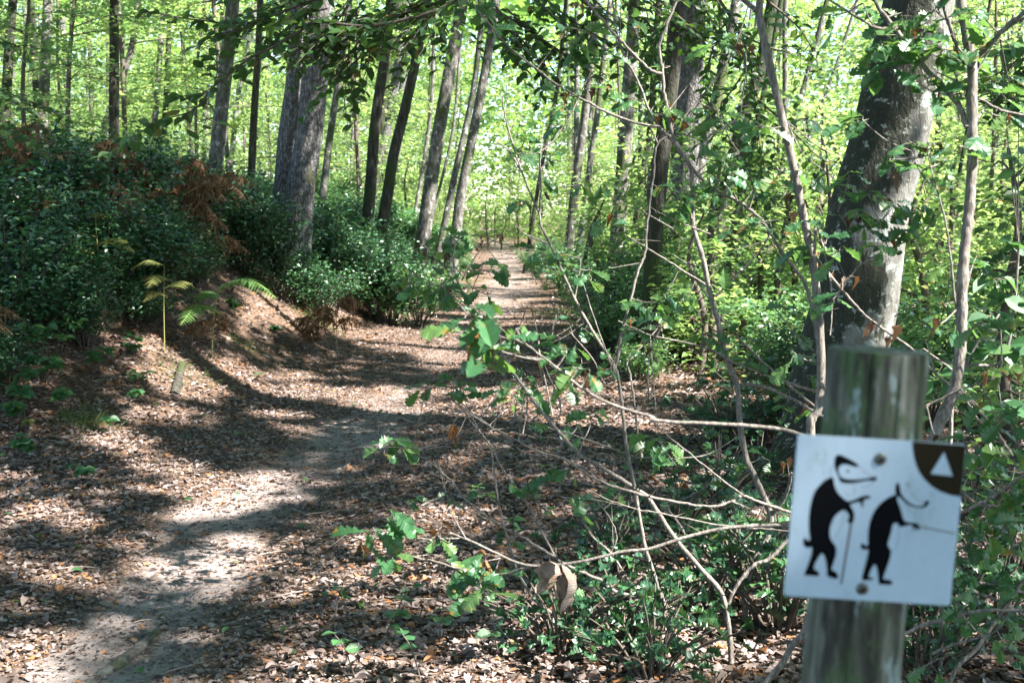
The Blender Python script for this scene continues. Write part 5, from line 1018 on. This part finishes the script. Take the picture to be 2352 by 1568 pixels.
def printed(name, pts, mat, par, lay=1, curve=True):
    pts = spl(pts) if curve else pts
    return solid(name, [uv(x, y) for x, y in pts], .00001, .00015 * lay, mat, par)
def line(name, pts, wd, mat, par, lay=1):
    p = smooth_path(np.array(pts, float), 4) if len(pts) > 2 else np.array(pts, float); t = np.gradient(p, axis=0); t /= np.linalg.norm(t, axis=1)[:, None]; nn = np.stack([-t[:, 1], t[:, 0]], 1) * wd / 2
    return printed(name, [tuple(a) for a in (p + nn)] + [tuple(a) for a in (p - nn)[::-1]], mat, par, lay, False)
B1 = [(465,440),(420,460),(370,505),(330,560),(305,640),(292,720),(288,800),(292,880),(300,950),(280,955),(262,935),(248,945),(245,975),(258,1005),(285,1018),(318,1015),(312,1080),(290,1150),(268,1210),(262,1240),(320,1248),(370,1250),(383,1235),(370,1210),(340,1190),(350,1140),(385,1080),(405,1065),(425,1090),(440,1150),(447,1210),(448,1245),(470,1260),(520,1275),(540,1262),(535,1235),(510,1210),(485,1195),(500,1140),(518,1080),(520,1030),(505,990),(480,960),(465,920),(463,870),(475,820),(500,765),(540,725),(580,712),(610,735),(620,770),(608,800),(625,818),(650,812),(662,780),(660,730),(640,690),(630,662),(700,644),(715,655),(722,685),(735,680),(735,645),(750,620),(785,618),(792,600),(770,590),(720,598),(670,622),(610,636),(580,620),(545,590),(515,555),(495,510),(482,450)]
H1 = [(500,270),(530,258),(580,278),(640,310),(690,345),(670,358),(620,345),(570,335),(535,350),(522,380),(532,420),(560,448),(610,458),(680,460),(760,452),(820,438),(840,440),(840,465),(815,472),(760,470),(700,482),(640,490),(580,490),(540,475),(528,440),(508,400),(490,350),(490,300)]
B2 = [(1000,585),(950,605),(890,645),(840,700),(805,770),(785,850),(780,930),(782,990),(760,1005),(745,985),(725,990),(722,1015),(740,1035),(785,1038),(780,1080),(765,1150),(745,1230),(738,1285),(780,1290),(830,1285),(828,1270),(795,1262),(808,1210),(838,1160),(855,1180),(868,1240),(875,1310),(890,1325),(960,1330),(990,1320),(985,1300),(950,1285),(915,1278),(930,1220),(960,1130),(975,1060),(965,1030),(945,1000),(955,950),(975,880),(985,830),(1020,820),(1040,850),(1080,845),(1130,835),(1150,850),(1150,885),(1160,880),(1170,855),(1190,880),(1205,870),(1200,835),(1170,820),(1120,815),(1080,800),(1060,750),(1045,700),(1020,640),(1012,590)]
H2 = [(1005,500),(1020,485),(1035,520),(1045,570),(1080,620),(1130,660),(1180,680),(1230,675),(1250,640),(1275,635),(1280,655),(1250,690),(1190,695),(1130,680),(1080,650),(1040,610),(1005,590),(998,530)]
k1 = printed('badger_print', B1, BK, sign); printed('badger_head', H1, BK, sign); k2 = printed('badger_print', B2, BK, sign); printed('badger_head', H2, BK, sign)
line('walking_stick_print', [(640, 815), (565, 1320)], 17, SK, sign); line('walking_stick_print', [(1205, 850), (1498, 908)], 17, GY, sign)
for l in ([(645, 500), (662, 540), (652, 592)], [(818, 475), (785, 508), (720, 525)], [(470, 345), (452, 390), (468, 428)], [(580, 730), (560, 820), (530, 900), (492, 958)], [(580, 575), (610, 585), (600, 600)], [(690, 350), (740, 395), (800, 440)], [(1095, 500), (1130, 570), (1190, 630), (1250, 650)], [(1032, 850), (1035, 930), (1020, 1010), (985, 1050)], [(1080, 660), (1110, 690), (1100, 715)]):
    line('print_line', l, 5, GY, sign)
def disc(x, y, r): return [(x + r * math.cos(a), y + r * math.sin(a)) for a in np.linspace(0, 6.283, 14, endpoint=False)]
printed('eye_print', disc(602, 392, 11), BK, sign, 1, False); printed('eye_print', disc(1095, 498, 12), GY, sign, 1, False); printed('eye_print', disc(1085, 548, 8), GY, sign, 1, False)
arc = [(1130, 152), (1135, 210), (1145, 270), (1165, 340), (1195, 405), (1240, 465), (1300, 520), (1370, 562), (1450, 590), (1543, 606)]
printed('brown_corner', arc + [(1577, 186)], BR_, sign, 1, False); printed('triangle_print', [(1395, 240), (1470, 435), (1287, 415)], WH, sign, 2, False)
for x, y in ((868, 295), (742, 1360)):
    b = Bag(); u, v = uv(x, y); r = .0046; ri = []
    for k, (rr, o) in enumerate(((r * 1.15, .0002), (r, .0016), (r * .55, .0024))): ri.append([SP(u, v, o) + (sx * math.cos(a) + sy * math.sin(a)) * rr for a in np.linspace(0, 6.283, 20, endpoint=False)])
    V = [q for g in ri for q in g] + [SP(u, v, .0012)]
    Q = [(g * 20 + k, g * 20 + (k + 1) % 20, (g + 1) * 20 + (k + 1) % 20, (g + 1) * 20 + k) for g in range(2) for k in range(20)]; T_ = [(40 + k, 40 + (k + 1) % 20, 60) for k in range(20)]
    b.add(V, Q, T_); so = b.build('screw', STL, sign); b = Bag()
    for dx_, dy_ in ((1, 0), (0, 1)):
        a_v = sx * dx_ + sy * dy_; p_v = sx * dy_ + sy * dx_; q = SP(u, v, .0026); V = [q + a_v * .0022 * i_ + p_v * .0006 * j_ for i_, j_ in ((-1, -1), (1, -1), (1, 1), (-1, 1))]; b.add(V + [w_ - sn * .0008 for w_ in V], [(0, 1, 2, 3), (7, 6, 5, 4), (0, 4, 5, 1), (1, 5, 6, 2), (2, 6, 7, 3), (3, 7, 4, 0)])
    b.build('cross_slot', BK, so, False) if False else b.build('cross_slot', BK, sign, False)
